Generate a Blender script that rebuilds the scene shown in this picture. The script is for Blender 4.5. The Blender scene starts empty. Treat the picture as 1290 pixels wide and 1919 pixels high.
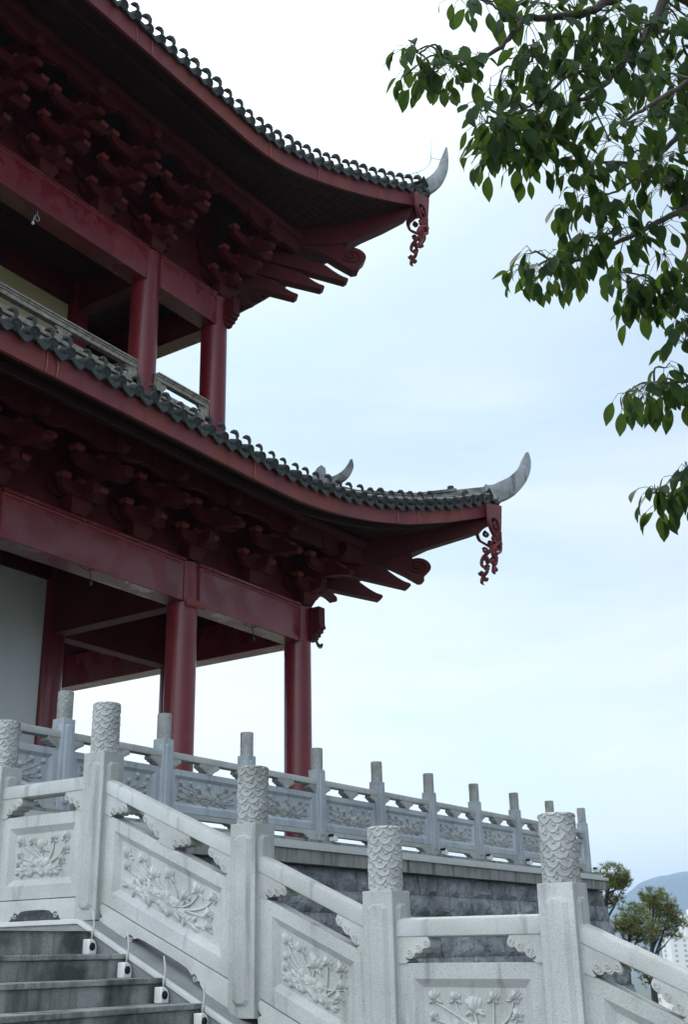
import bpy, bmesh, math, random
import numpy as np
from mathutils import Vector, Matrix
from mathutils import noise as mnoise
sc = bpy.context.scene
rad = math.radians

# ------------------------------------------------------------------ camera
RIGHT = Vector((0.5555, -0.8313, -0.0199)).normalized()
FWD = Vector((0.7788, 0.5117, 0.3628)).normalized()
UP = RIGHT.cross(FWD).normalized()
RIGHT = FWD.cross(UP).normalized()
FPX = 2134.5
cam = bpy.data.cameras.new('camera')
camo = bpy.data.objects.new('camera', cam)
sc.collection.objects.link(camo)
camo.matrix_world = Matrix(((RIGHT.x, UP.x, -FWD.x, 0), (RIGHT.y, UP.y, -FWD.y, 0), (RIGHT.z, UP.z, -FWD.z, 0), (0, 0, 0, 1)))
cam.sensor_fit = 'VERTICAL'
cam.sensor_height = 24
cam.lens = FPX / 1919 * 24
cam.clip_start = 0.1
cam.clip_end = 40000
sc.camera = camo

def at(px, py, depth):
    """a point of the tree by the direction it was surveyed in and its depth"""
    return (FWD + RIGHT * ((px - 645) / FPX) - UP * ((py - 959.5) / FPX)) * depth

# ------------------------------------------------------------------ light
SUN_EL, SUN_AZ = rad(56), math.atan2(0.70, 0.714)      # azimuth measured from +y towards +x
sund = Vector((math.sin(SUN_AZ) * math.cos(SUN_EL), math.cos(SUN_AZ) * math.cos(SUN_EL), math.sin(SUN_EL)))
w = bpy.data.worlds.new('World')
sc.world = w
w.use_nodes = True
nt = w.node_tree
N, L = nt.nodes, nt.links
bg = N['Background']
sky = N.new('ShaderNodeTexSky')
sky.sky_type = 'NISHITA'
sky.sun_disc = False
sky.sun_elevation = SUN_EL
sky.sun_rotation = SUN_AZ
sky.air_density = 1.0
sky.dust_density = 2.0
sky.ozone_density = 1.5
bg.inputs['Strength'].default_value = 0.1
geo = N.new('ShaderNodeTexCoord')
mp = N.new('ShaderNodeMapping')
mp.inputs['Scale'].default_value = (1.1, 1.1, 4.5)
mp.inputs['Rotation'].default_value = (0.12, 0.08, 0.3)
L.new(geo.outputs['Generated'], mp.inputs['Vector'])
nz = N.new('ShaderNodeTexNoise')
nz.inputs['Scale'].default_value = 1.6
nz.inputs['Detail'].default_value = 7
nz.inputs['Roughness'].default_value = 0.52
nz.inputs['Distortion'].default_value = 0.5
L.new(mp.outputs['Vector'], nz.inputs['Vector'])
cr = N.new('ShaderNodeMapRange')
cr.inputs['From Min'].default_value = 0.36
cr.inputs['From Max'].default_value = 0.66
cr.inputs['To Min'].default_value = 0.42
cr.inputs['To Max'].default_value = 0.92
L.new(nz.outputs['Fac'], cr.inputs['Value'])
# thin high cloud is brighter towards the sun
dot = N.new('ShaderNodeVectorMath')
dot.operation = 'DOT_PRODUCT'
dot.inputs[1].default_value = sund
L.new(geo.outputs['Generated'], dot.inputs[0])
gl = N.new('ShaderNodeMapRange')
gl.interpolation_type = 'SMOOTHSTEP'
gl.inputs['From Min'].default_value = 0.90
gl.inputs['From Max'].default_value = 1.0
gl.inputs['To Min'].default_value = 9.6
gl.inputs['To Max'].default_value = 20.0
L.new(dot.outputs['Value'], gl.inputs['Value'])
cc = N.new('ShaderNodeVectorMath')
cc.operation = 'SCALE'
cc.inputs[0].default_value = (0.89, 0.99, 1.03)
L.new(gl.outputs['Result'], cc.inputs['Scale'])
mx = N.new('ShaderNodeMix')
mx.data_type = 'RGBA'
L.new(cr.outputs['Result'], mx.inputs['Factor'])
sk = N.new('ShaderNodeVectorMath')
sk.operation = 'MULTIPLY'
sk.inputs[1].default_value = (0.86, 1.18, 1.16)
L.new(sky.outputs['Color'], sk.inputs[0])
L.new(sk.outputs['Vector'], mx.inputs['A'])
L.new(cc.outputs['Vector'], mx.inputs['B'])
# brightness added to unseen sky behind and left of the viewer, to light the stone
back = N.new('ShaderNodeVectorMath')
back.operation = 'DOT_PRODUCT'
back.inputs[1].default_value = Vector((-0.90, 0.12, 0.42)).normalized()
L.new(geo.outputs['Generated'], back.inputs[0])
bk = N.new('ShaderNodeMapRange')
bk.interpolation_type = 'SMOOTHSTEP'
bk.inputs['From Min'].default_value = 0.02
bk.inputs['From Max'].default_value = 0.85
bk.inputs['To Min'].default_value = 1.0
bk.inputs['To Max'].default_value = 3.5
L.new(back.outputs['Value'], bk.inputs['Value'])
# the veil thickens towards the horizon
sep = N.new('ShaderNodeSeparateXYZ')
L.new(geo.outputs['Generated'], sep.inputs[0])
hv = N.new('ShaderNodeMapRange')
hv.data_type = 'FLOAT_VECTOR'
for nm, val in (('From Min', (0, 0, 0)), ('From Max', (0.42, 0.42, 0.42)), ('To Min', (1.70, 1.40, 1.22)), ('To Max', (1.03, 1.0, 0.99))):
    hv.inputs[[i for i, q in enumerate(hv.inputs) if q.name == nm and q.type == 'VECTOR'][0]].default_value = val
cz = N.new('ShaderNodeCombineXYZ')
for k in 'XYZ':
    L.new(sep.outputs['Z'], cz.inputs[k])
L.new(cz.outputs[0], hv.inputs[[i for i, q in enumerate(hv.inputs) if q.name == 'Vector'][0]])
fin0 = N.new('ShaderNodeVectorMath')
fin0.operation = 'MULTIPLY'
L.new(mx.outputs['Result'], fin0.inputs[0])
L.new(hv.outputs['Vector'], fin0.inputs[1])
fin = N.new('ShaderNodeVectorMath')
fin.operation = 'SCALE'
L.new(fin0.outputs['Vector'], fin.inputs[0])
# darkening added to the unseen sky on the right, to shade the posts' sides
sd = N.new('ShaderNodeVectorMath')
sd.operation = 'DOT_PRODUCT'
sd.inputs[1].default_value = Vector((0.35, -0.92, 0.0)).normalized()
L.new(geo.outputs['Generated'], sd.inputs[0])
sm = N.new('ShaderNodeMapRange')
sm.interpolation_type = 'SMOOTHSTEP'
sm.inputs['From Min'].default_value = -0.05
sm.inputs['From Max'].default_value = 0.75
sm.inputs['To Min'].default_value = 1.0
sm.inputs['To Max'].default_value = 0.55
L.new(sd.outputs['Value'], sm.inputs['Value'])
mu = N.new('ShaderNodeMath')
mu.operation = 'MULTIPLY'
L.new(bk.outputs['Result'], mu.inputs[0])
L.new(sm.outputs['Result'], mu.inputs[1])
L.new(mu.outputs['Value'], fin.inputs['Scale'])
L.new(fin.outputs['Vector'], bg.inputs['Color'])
sl = bpy.data.lights.new('sun', 'SUN')
sl.energy = 2.2
sl.angle = rad(3)
sl.color = (1.0, 0.95, 0.88)
so = bpy.data.objects.new('sun', sl)
so.rotation_euler = (-sund).to_track_quat('-Z', 'Y').to_euler()
sc.collection.objects.link(so)
sc.view_settings.view_transform = 'Standard'
sc.view_settings.look = 'None'
sc.view_settings.exposure = 0.15
sc.view_settings.gamma = 1
sc.cycles.use_denoising = True
sc.cycles.max_bounces = 8
sc.cycles.diffuse_bounces = 4
sc.cycles.volume_bounces = 1

# ------------------------------------------------------------------ materials
def mat(name, base, rough=0.6, noise=None, bump=None, spec=0.4, coat=0, second=None, speck=None, stain=None, rvar=None, transl=None, orand=0):
    """noise=(scale,amount) mottles value; second=(colour,scale,lo,hi) patches; speck=(colour,scale,lo,hi); bump=(scale,strength,dist)"""
    m = bpy.data.materials.new(name)
    m.use_nodes = True
    t = m.node_tree
    n, l = t.nodes, t.links
    b = n['Principled BSDF']
    b.inputs['Roughness'].default_value = rough
    b.inputs['Specular IOR Level'].default_value = spec
    b.inputs['Coat Weight'].default_value = coat
    b.inputs['Coat Roughness'].default_value = 0.12
    tc = n.new('ShaderNodeTexCoord')
    g = n.new('ShaderNodeNewGeometry')
    pos = g.outputs['Position']
    rgb = n.new('ShaderNodeRGB')
    rgb.outputs[0].default_value = (*base, 1)
    col = rgb.outputs[0]
    def tex(scale, detail=5, vec=None):
        x = n.new('ShaderNodeTexNoise')
        x.inputs['Scale'].default_value = scale
        x.inputs['Detail'].default_value = detail
        l.new(vec or pos, x.inputs['Vector'])
        return x.outputs['Fac']
    def rng(src, a, c, lo, hi):
        x = n.new('ShaderNodeMapRange')
        x.inputs['From Min'].default_value = a
        x.inputs['From Max'].default_value = c
        x.inputs['To Min'].default_value = lo
        x.inputs['To Max'].default_value = hi
        l.new(src, x.inputs['Value'])
        return x.outputs['Result']
    def mix(a, bcol, f, mode='MIX'):
        x = n.new('ShaderNodeMix')
        x.data_type = 'RGBA'
        x.blend_type = mode
        l.new(f, x.inputs['Factor']) if not isinstance(f, float) else setattr(x.inputs['Factor'], 'default_value', f)
        l.new(a, x.inputs['A'])
        if isinstance(bcol, tuple):
            x.inputs['B'].default_value = (*bcol, 1)
        else:
            l.new(bcol, x.inputs['B'])
        return x.outputs['Result']
    if second:
        col = mix(col, second[0], rng(tex(second[1], 6), second[2], second[3], 0, 1))
    if stain:      # vertical streaks: colour, scale, lo, hi
        mpg = n.new('ShaderNodeMapping')
        mpg.inputs['Scale'].default_value = (1, 1, 0.12)
        l.new(pos, mpg.inputs['Vector'])
        col = mix(col, stain[0], rng(tex(stain[1], 6, mpg.outputs['Vector']), stain[2], stain[3], 0, 1))
    if speck:
        col = mix(col, speck[0], rng(tex(speck[1], 3), speck[2], speck[3], 0, 1))
    if noise:
        v = rng(tex(noise[0], 6), 0.3, 0.7, 1 - noise[1], 1 + noise[1])
        hs = n.new('ShaderNodeHueSaturation')
        l.new(v, hs.inputs['Value'])
        l.new(col, hs.inputs['Color'])
        col = hs.outputs['Color']
    if orand:      # every stone its own tone
        oi = n.new('ShaderNodeObjectInfo')
        hs2 = n.new('ShaderNodeHueSaturation')
        l.new(rng(oi.outputs['Random'], 0, 1, 1 - orand, 1 + orand), hs2.inputs['Value'])
        l.new(col, hs2.inputs['Color'])
        col = hs2.outputs['Color']
    l.new(col, b.inputs['Base Color'])
    if rvar:       # scale, lo, hi, rough a, rough b
        l.new(rng(tex(rvar[0], 5), rvar[1], rvar[2], rvar[3], rvar[4]), b.inputs['Roughness'])
    if bump:
        bp = n.new('ShaderNodeBump')
        bp.inputs['Strength'].default_value = bump[1]
        bp.inputs['Distance'].default_value = bump[2]
        l.new(tex(bump[0], 6), bp.inputs['Height'])
        l.new(bp.outputs['Normal'], b.inputs['Normal'])
    if transl:
        tr = n.new('ShaderNodeBsdfTranslucent')
        tr.inputs['Color'].default_value = (*transl[0], 1)
        ms = n.new('ShaderNodeMixShader')
        ms.inputs[0].default_value = transl[1]
        l.new(b.outputs[0], ms.inputs[1])
        l.new(tr.outputs[0], ms.inputs[2])
        l.new(ms.outputs[0], n['Material Output'].inputs['Surface'])
    return m

M = {}
M['granite'] = mat('granite', orand=0.09, base=(0.435, 0.438, 0.425), rough=0.75, noise=(2.3, 0.14), speck=((0.21, 0.22, 0.23), 240, 0.50, 0.70), second=((0.40, 0.41, 0.38), 1.6, 0.48, 0.62), bump=(150, 0.5, 0.005), stain=((0.20, 0.205, 0.195), 11, 0.58, 0.80))
M['granite_carved'] = mat('granite_carved', orand=0.09, base=(0.40, 0.405, 0.395), rough=0.85, noise=(5, 0.18), speck=((0.22, 0.225, 0.22), 260, 0.50, 0.70), second=((0.30, 0.295, 0.255), 4, 0.52, 0.70), bump=(120, 0.6, 0.005))
M['granite_pale'] = mat('granite_pale', orand=0.09, base=(0.45, 0.455, 0.44), rough=0.8, noise=(4, 0.12), speck=((0.24, 0.25, 0.25), 240, 0.52, 0.72), bump=(140, 0.45, 0.005), second=((0.40, 0.40, 0.37), 3, 0.5, 0.66))
M['granite_blue'] = mat('granite_blue', orand=0.09, base=(0.40, 0.43, 0.465), rough=0.75, noise=(1.7, 0.14), speck=((0.27, 0.30, 0.34), 130, 0.52, 0.72), bump=(90, 0.35, 0.005), stain=((0.25, 0.28, 0.31), 7, 0.54, 0.74))
M['step_stone'] = mat('step_stone', (0.29, 0.30, 0.285), 0.9, noise=(4, 0.2), second=((0.07, 0.08, 0.075), 3.2, 0.48, 0.66), speck=((0.10, 0.11, 0.11), 110, 0.55, 0.72), stain=((0.045, 0.05, 0.042), 7, 0.50, 0.70), bump=(60, 0.7, 0.010))
M['kerb_stone'] = mat('kerb_stone', (0.23, 0.24, 0.24), 0.85, noise=(5, 0.2), speck=((0.12, 0.12, 0.12), 100, 0.55, 0.72), bump=(70, 0.4, 0.006))
M['slab_stone'] = mat('slab_stone', (0.26, 0.26, 0.25), 0.85, noise=(2, 0.2), stain=((0.07, 0.07, 0.065), 6, 0.50, 0.72), bump=(40, 0.4, 0.01))
M['rock'] = mat('rock', (0.24, 0.25, 0.265), 0.9, noise=(1.1, 0.35), second=((0.15, 0.16, 0.172), 1.8, 0.45, 0.6), speck=((0.33, 0.34, 0.35), 30, 0.60, 0.72), bump=(9, 1.0, 0.10))
M['white_trim'] = mat('white_trim', (0.50, 0.505, 0.49), 0.5, noise=(6, 0.08), stain=((0.4, 0.4, 0.38), 9, 0.6, 0.8))
M['white_plastic'] = mat('white_plastic', (0.75, 0.75, 0.73), 0.4, noise=(9, 0.06))
M['cable'] = mat('cable', (0.45, 0.43, 0.38), 0.6)
M['black_glass'] = mat('black_glass', (0.01, 0.01, 0.01), 0.15)
M['black_plastic'] = mat('black_plastic', (0.02, 0.02, 0.022), 0.5)
RED = (0.150, 0.020, 0.026)
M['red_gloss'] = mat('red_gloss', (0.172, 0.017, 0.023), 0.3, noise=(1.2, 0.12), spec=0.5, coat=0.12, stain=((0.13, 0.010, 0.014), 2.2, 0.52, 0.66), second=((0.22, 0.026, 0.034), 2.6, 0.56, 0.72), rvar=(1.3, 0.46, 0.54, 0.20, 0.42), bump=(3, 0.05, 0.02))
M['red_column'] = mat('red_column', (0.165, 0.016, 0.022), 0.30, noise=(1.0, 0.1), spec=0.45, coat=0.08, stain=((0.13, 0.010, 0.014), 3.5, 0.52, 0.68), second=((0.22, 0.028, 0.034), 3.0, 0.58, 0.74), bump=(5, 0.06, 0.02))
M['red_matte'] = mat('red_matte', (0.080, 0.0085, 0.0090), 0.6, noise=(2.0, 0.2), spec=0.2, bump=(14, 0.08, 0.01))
M['red_fascia'] = mat('red_fascia', (0.165, 0.034, 0.042), 0.5, noise=(1.1, 0.14), second=((0.20, 0.042, 0.030), 0.5, 0.45, 0.6), spec=0.35, stain=((0.145, 0.022, 0.028), 4.0, 0.50, 0.68), bump=(9, 0.10, 0.012))
M['red_trim'] = mat('red_trim', (0.24, 0.033, 0.030), 0.45, noise=(2, 0.1))
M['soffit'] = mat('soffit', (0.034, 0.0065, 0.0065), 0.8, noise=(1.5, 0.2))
M['tile'] = mat('tile', (0.036, 0.040, 0.042), 0.7, noise=(6, 0.35), second=((0.025, 0.035, 0.028), 5, 0.5, 0.65), speck=((0.16, 0.17, 0.16), 40, 0.64, 0.76), bump=(30, 0.4, 0.01))
M['plaster'] = mat('plaster', (0.27, 0.285, 0.30), 0.8, noise=(2.5, 0.18), second=((0.20, 0.21, 0.21), 3.5, 0.48, 0.66), speck=((0.55, 0.55, 0.55), 30, 0.62, 0.74), bump=(25, 0.3, 0.01), stain=((0.09, 0.095, 0.09), 7, 0.56, 0.72))
M['plaster_dark'] = mat('plaster_dark', (0.21, 0.22, 0.21), 0.85, noise=(2.5, 0.25), second=((0.08, 0.085, 0.08), 3.5, 0.45, 0.62), bump=(25, 0.35, 0.01))
M['wall_white'] = mat('wall_white', (0.78, 0.80, 0.79), 0.85, noise=(0.8, 0.05))
M['wall_cream'] = mat('wall_cream', (0.62, 0.52, 0.32), 0.85, noise=(0.8, 0.06))
M['rail_wood'] = mat('rail_wood', (0.30, 0.275, 0.235), 0.75, noise=(7, 0.25), second=((0.17, 0.14, 0.11), 9, 0.52, 0.66), bump=(40, 0.3, 0.005))
M['metal_wire'] = mat('metal_wire', (0.35, 0.37, 0.38), 0.4)
M['dark_wire'] = mat('dark_wire', (0.03, 0.025, 0.022), 0.6)
M['copper'] = mat('copper', (0.35, 0.10, 0.06), 0.4)
M['leaf'] = mat('leaf', (0.021, 0.044, 0.013), 0.62, noise=(11, 0.5), spec=0.10, second=((0.016, 0.036, 0.018), 3, 0.45, 0.6), transl=((0.13, 0.22, 0.03), 0.30))
M['bark'] = mat('bark', (0.060, 0.048, 0.042), 0.9, noise=(14, 0.35), bump=(40, 0.5, 0.01))
M['petiole'] = mat('petiole', (0.05, 0.06, 0.03), 0.7)
M['needle'] = mat('needle', (0.115, 0.140, 0.030), 0.6, noise=(1.5, 0.4), second=((0.120, 0.115, 0.028), 1.1, 0.48, 0.62), transl=((0.22, 0.25, 0.04), 0.35))
M['pine_bark'] = mat('pine_bark', (0.05, 0.045, 0.04), 0.9, noise=(6, 0.3))
M['earth'] = mat('earth', (0.06, 0.075, 0.035), 0.95, noise=(0.05, 0.4), second=((0.10, 0.09, 0.06), 0.02, 0.5, 0.65))
M['paving'] = mat('paving', (0.20, 0.20, 0.195), 0.85, noise=(2, 0.15), bump=(40, 0.3, 0.005))
M['mountain'] = mat('mountain', (0.035, 0.055, 0.030), 1.0, noise=(0.003, 0.4))
M['city_white'] = mat('city_white', (0.72, 0.70, 0.66), 0.8)
M['city_glass'] = mat('city_glass', (0.34, 0.36, 0.39), 0.3)
M['city_grey'] = mat('city_grey', (0.34, 0.36, 0.40), 0.8)
# soffit boards run along the eaves
def soffit_grooves():
    m = M['soffit']
    n, l = m.node_tree.nodes, m.node_tree.links
    g = n.new('ShaderNodeNewGeometry')
    wv = n.new('ShaderNodeTexWave')
    wv.bands_direction = 'Y'
    wv.inputs['Scale'].default_value = 2.2
    l.new(g.outputs['Position'], wv.inputs['Vector'])
    bp = n.new('ShaderNodeBump')
    bp.inputs['Strength'].default_value = 0.5
    bp.inputs['Distance'].default_value = 0.025
    l.new(wv.outputs['Fac'], bp.inputs['Height'])
    l.new(bp.outputs['Normal'], n['Principled BSDF'].inputs['Normal'])
soffit_grooves()

# ------------------------------------------------------------------ mesh helpers
WL = {}        # world location of every object
class MB:
    def __init__(s):
        s.v, s.f = [], []
    def add(s, vs, fs):
        o = len(s.v)
        s.v += [tuple(p) for p in vs]
        s.f += [tuple(i + o for i in f) for f in fs]
        return s
    def box(s, x0, x1, y0, y1, z0, z1):
        return s.add([(x0, y0, z0), (x1, y0, z0), (x1, y1, z0), (x0, y1, z0), (x0, y0, z1), (x1, y0, z1), (x1, y1, z1), (x0, y1, z1)],
                     [(0, 3, 2, 1), (4, 5, 6, 7), (0, 1, 5, 4), (1, 2, 6, 5), (2, 3, 7, 6), (3, 0, 4, 7)])
    def prism(s, out, fn, w0, w1):
        n = len(out)
        vs = [fn(a, w0, b) for a, b in out] + [fn(a, w1, b) for a, b in out]
        return s.add(vs, [tuple(range(n))[::-1], tuple(range(n, 2 * n))] + [(i, (i + 1) % n, n + (i + 1) % n, n + i) for i in range(n)])
    def tube(s, path, r, n=8, caps=True):
        path = [Vector(p) for p in path]
        rs = r if isinstance(r, (list, tuple)) else [r] * len(path)
        vs, fs = [], []
        ref = None
        for i, p in enumerate(path):
            t = (path[min(i + 1, len(path) - 1)] - path[max(i - 1, 0)])
            if t.length < 1e-9:
                t = Vector((0, 0, 1))
            t.normalize()
            if ref is None:
                ref = Vector((0, 0, 1)) if abs(t.z) < 0.9 else Vector((1, 0, 0))
            a = t.cross(ref)
            if a.length < 1e-6:
                a = t.orthogonal()
            a.normalize()
            b = t.cross(a).normalized()
            ref = a.cross(t) * 1.0
            for k in range(n):
                q = 2 * math.pi * k / n
                vs.append(p + (a * math.cos(q) + b * math.sin(q)) * rs[i])
            if i:
                o = (i - 1) * n
                fs += [(o + k, o + (k + 1) % n, o + n + (k + 1) % n, o + n + k) for k in range(n)]
        if caps:
            fs += [tuple(range(n))[::-1], tuple(range((len(path) - 1) * n, len(path) * n))]
        return s.add(vs, fs)
    def lathe(s, prof, c=(0, 0, 0), n=24, axis=None):
        """profile of (radius, height) round +z, or round axis when given"""
        R = Matrix.Identity(3) if axis is None else Vector((0, 0, 1)).rotation_difference(Vector(axis)).to_matrix()
        vs, fs = [], []
        c = Vector(c)
        for i, (r, h) in enumerate(prof):
            for k in range(n):
                q = 2 * math.pi * k / n
                vs.append(c + R @ Vector((r * math.cos(q), r * math.sin(q), h)))
            if i:
                o = (i - 1) * n
                fs += [(o + k, o + (k + 1) % n, o + n + (k + 1) % n, o + n + k) for k in range(n)]
        fs += [tuple(range(n))[::-1], tuple(range((len(prof) - 1) * n, len(prof) * n))]
        return s.add(vs, fs)
    def blob(s, fn, c, r, nu=8, nv=5):
        """half ellipsoid swelling in w out of a (u,v) plane; fn maps (u,w,v) to space"""
        vs, fs = [fn(c[0], r[2], c[1])], []
        ca, sa = math.cos(r[3]), math.sin(r[3])
        for j in range(1, nv):
            q = j / (nv - 1) * math.pi / 2
            for k in range(nu):
                p = 2 * math.pi * k / nu
                a, b = r[0] * math.sin(q) * math.cos(p), r[1] * math.sin(q) * math.sin(p)
                vs.append(fn(c[0] + a * ca - b * sa, r[2] * math.cos(q), c[1] + a * sa + b * ca))
        for k in range(nu):
            fs.append((0, 1 + k, 1 + (k + 1) % nu))
        for j in range(nv - 2):
            o = 1 + j * nu
            fs += [(o + k, o + nu + k, o + nu + (k + 1) % nu, o + (k + 1) % nu) for k in range(nu)]
        return s.add(vs, fs)
    def mirrored(s):
        """the same shapes reflected across the corner's diagonal plane, added to these"""
        o = len(s.v)
        s.v += [(DIAG - y, DIAG - x, z) for x, y, z in s.v]
        s.f += [tuple(i + o for i in f) for f in s.f]
        return s
    def mesh(s, name, material, smooth=False, loc=(0, 0, 0), keep=False):
        me = bpy.data.meshes.new(name)
        lx, ly, lz = loc
        me.from_pydata([(x - lx, y - ly, z - lz) for x, y, z in s.v], [], s.f)
        if not keep:
            bm = bmesh.new()
            bm.from_mesh(me)
            bmesh.ops.recalc_face_normals(bm, faces=bm.faces)
            bm.to_mesh(me)
            bm.free()
        me.materials.append(M[material])
        if smooth:
            me.shade_smooth()
            if smooth != 'all' and hasattr(me, 'set_sharp_from_angle'):
                me.set_sharp_from_angle(angle=rad(38))
        return me
    def build(s, name, material, parent=None, smooth=False, bevel=0, loc=(0, 0, 0), keep=False):
        o = bpy.data.objects.new(name, s.mesh(name, material, smooth, loc, keep))
        return link(o, parent, loc, bevel)

def link(o, parent=None, loc=(0, 0, 0), bevel=0):
    sc.collection.objects.link(o)
    WL[o.name] = Vector(loc)
    o.location = loc
    if parent:
        o.parent = parent
        o.location = Vector(loc) - WL[parent.name]
    if bevel:
        b = o.modifiers.new('bevel', 'BEVEL')
        b.width = bevel
        b.segments = 2
        b.limit_method = 'ANGLE'
        b.angle_limit = rad(40)
    return o

def thing(name, label, cat, loc=(0, 0, 0), group=None):
    o = bpy.data.objects.new(name, None)
    o.empty_display_size = 0.2
    link(o, None, loc)
    return tag(o, label, cat, group)

def tag(o, label=None, cat=None, group=None, kind=None):
    if label: o['label'] = label
    if cat: o['category'] = cat
    if group: o['group'] = group
    if kind: o['kind'] = kind
    return o

def dup(o, delta, parent=None):
    c = o.copy()
    sc.collection.objects.link(c)
    WL[c.name] = WL[o.name] + Vector(delta)
    if parent is None and o.parent is None:
        c.location = o.location + Vector(delta)
    else:
        c.parent = parent
        c.location = WL[c.name] - WL[parent.name]
    for ch in list(o.children):
        dup(ch, delta, c)
    return c

def arc(cx, cy, r, a0, a1, n=8):
    return [(cx + r * math.cos(rad(a0 + (a1 - a0) * i / n)), cy + r * math.sin(rad(a0 + (a1 - a0) * i / n))) for i in range(n + 1)]

def spiral(cx, cy, r, turns, a0=0, n=26, r1=0.12):
    return [(cx + r * (1 - (1 - r1) * i / n) * math.cos(rad(a0) + turns * 2 * math.pi * i / n), cy + r * (1 - (1 - r1) * i / n) * math.sin(rad(a0) + turns * 2 * math.pi * i / n)) for i in range(n + 1)]

# ================================================================== the place: ground and hills
def ground():
    m = MB()
    rs = [0, 1.5, 3, 5, 8, 12, 18, 26, 36, 50, 70, 100, 150, 220, 320, 480, 700, 1000, 1600, 2600, 4500, 8000, 14000]
    na = 96
    def h(x, y):
        r = math.hypot(x - 8, y - 8)
        z = -1.64
        if r > 16:
            t = min(1, (r - 16) / 230)
            z = -1.64 - 66 * (t ** 0.85)
        if r > 20:
            z += 1.6 * mnoise.noise(Vector((x * 0.02, y * 0.02, 0))) * min(1, (r - 20) / 60)
        return z
    vs = [(0, 0, -1.64)]
    fs = []
    for i, r in enumerate(rs[1:]):
        for k in range(na):
            a = 2 * math.pi * k / na
            x, y = 8 + r * math.cos(a), 8 + r * math.sin(a)
            vs.append((x, y, h(x, y)))
    vs[0] = (8, 8, -1.64)
    fs += [(0, 1 + k, 1 + (k + 1) % na) for k in range(na)]
    for i in range(len(rs) - 2):
        o = 1 + i * na
        fs += [(o + k, o + na + k, o + na + (k + 1) % na, o + (k + 1) % na) for k in range(na)]
    m.add(vs, fs)
    o = m.build('ground', 'earth', smooth='all')
    tag(o, kind='structure')
    p = MB().box(-14, 6.0, -12, 1.30, -1.75, -1.60).build('plaza', 'paving')
    tag(p, kind='structure')
ground()

def hills():
    m = MB()
    random.seed(4)
    # ridge heights by bearing (degrees clockwise from +y); the bearing of the picture's right edge is about 73.5
    prof = [(40, 40), (55, 70), (62, 110), (66, 190), (68.5, 262), (69.7, 326), (70.3, 374), (71.2, 402), (72.4, 420), (75, 455), (78, 500), (82, 470), (88, 380), (95, 260), (105, 150), (120, 80)]
    D0 = 5200
    nb, nr = 400, 16
    vs, fs = [], []
    for j in range(nr + 1):
        for i in range(nb + 1):
            b = 40 + 80 * i / nb
            H = np.interp(b, [p[0] for p in prof], [p[1] for p in prof])
            t = j / nr
            r = D0 + 2600 * t
            k = math.sin(math.pi * min(1, t * 1.35) / 2) if t < 0.74 else math.cos((t - 0.74) / 0.26 * math.pi / 2)
            x, y = r * math.sin(rad(b)), r * math.cos(rad(b))
            nn = mnoise.fractal(Vector((x * 0.0013, y * 0.0013, 2.0)), 1.0, 2.0, 5)
            z = -72 + (H + 72) * k * (1 + 0.05 * nn) + 28 * nn * k
            vs.append((x, y, z))
    for j in range(nr):
        for i in range(nb):
            o = j * (nb + 1) + i
            fs.append((o, o + 1, o + nb + 2, o + nb + 1))
    m.add(vs, fs)
    tag(m.build('hills', 'mountain', smooth='all'), kind='structure')
hills()

# ================================================================== balustrades of carved granite
POST_W = 0.215
HEADH, HEADR = 0.385, 0.105
def head_mesh():
    nt_, nz_ = 150, 116
    rows, per = 8, 8
    hr = HEADH / rows
    pitch = 2 * math.pi / per
    m = MB()
    vs, fs = [], []
    for j in range(nz_ + 1):
        z = HEADH * j / nz_
        for i in range(nt_):
            th = 2 * math.pi * i / nt_
            wx = 0.10 * mnoise.noise(Vector((math.cos(th) * 2.2, math.sin(th) * 2.2, z * 9)))
            wz = 0.007 * mnoise.noise(Vector((math.cos(th) * 2.5 + 7, math.sin(th) * 2.5, z * 11)))
            tt, zz = th + wx, z + wz
            h = 0.0
            for k in range(rows, -2, -1):
                zc = hr * (k + 0.75)
                off = (k % 2) * 0.5 + 0.13 * math.sin(k * 2.3)
                a = (tt / pitch - off) % 1.0 - 0.5
                c = math.floor(tt / pitch - off)
                dx = a / 0.57
                dz = (zz - zc) / (hr * 1.22)
                if dz > 0:
                    dz *= 0.55
                d = math.hypot(dx, dz)
                if d < 1:
                    h = 0.001 + 0.0085 * d ** 1.3
                    cd = math.hypot(a / 0.6 - 0.05, (zz - zc + 0.006) / (hr * 1.1))
                    if cd < 0.20:
                        h += 0.007
                    elif cd < 0.30:
                        h -= 0.004
                    elif 0.52 < cd < 0.58:
                        h -= 0.0025
                    if d > 0.90:
                        h -= 0.013 * (d - 0.90) / 0.10
                    break
            r = HEADR - 0.006 + h * 1.15
            e = min(1, (HEADH - z) / 0.016)
            r -= 0.012 * (1 - math.sqrt(max(0, 1 - (1 - e) ** 2)))
            vs.append((r * math.cos(th), r * math.sin(th), z))
    for j in range(nz_):
        for i in range(nt_):
            o = j * nt_
            fs.append((o + i, o + (i + 1) % nt_, o + nt_ + (i + 1) % nt_, o + nt_ + i))
    fs.append(tuple(range(nz_ * nt_, (nz_ + 1) * nt_)))
    m.add(vs, fs)
    return m.mesh('post_head', 'granite_carved', smooth='all', keep=True)
HEAD = head_mesh()
SHAFT = 1.205
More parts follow.
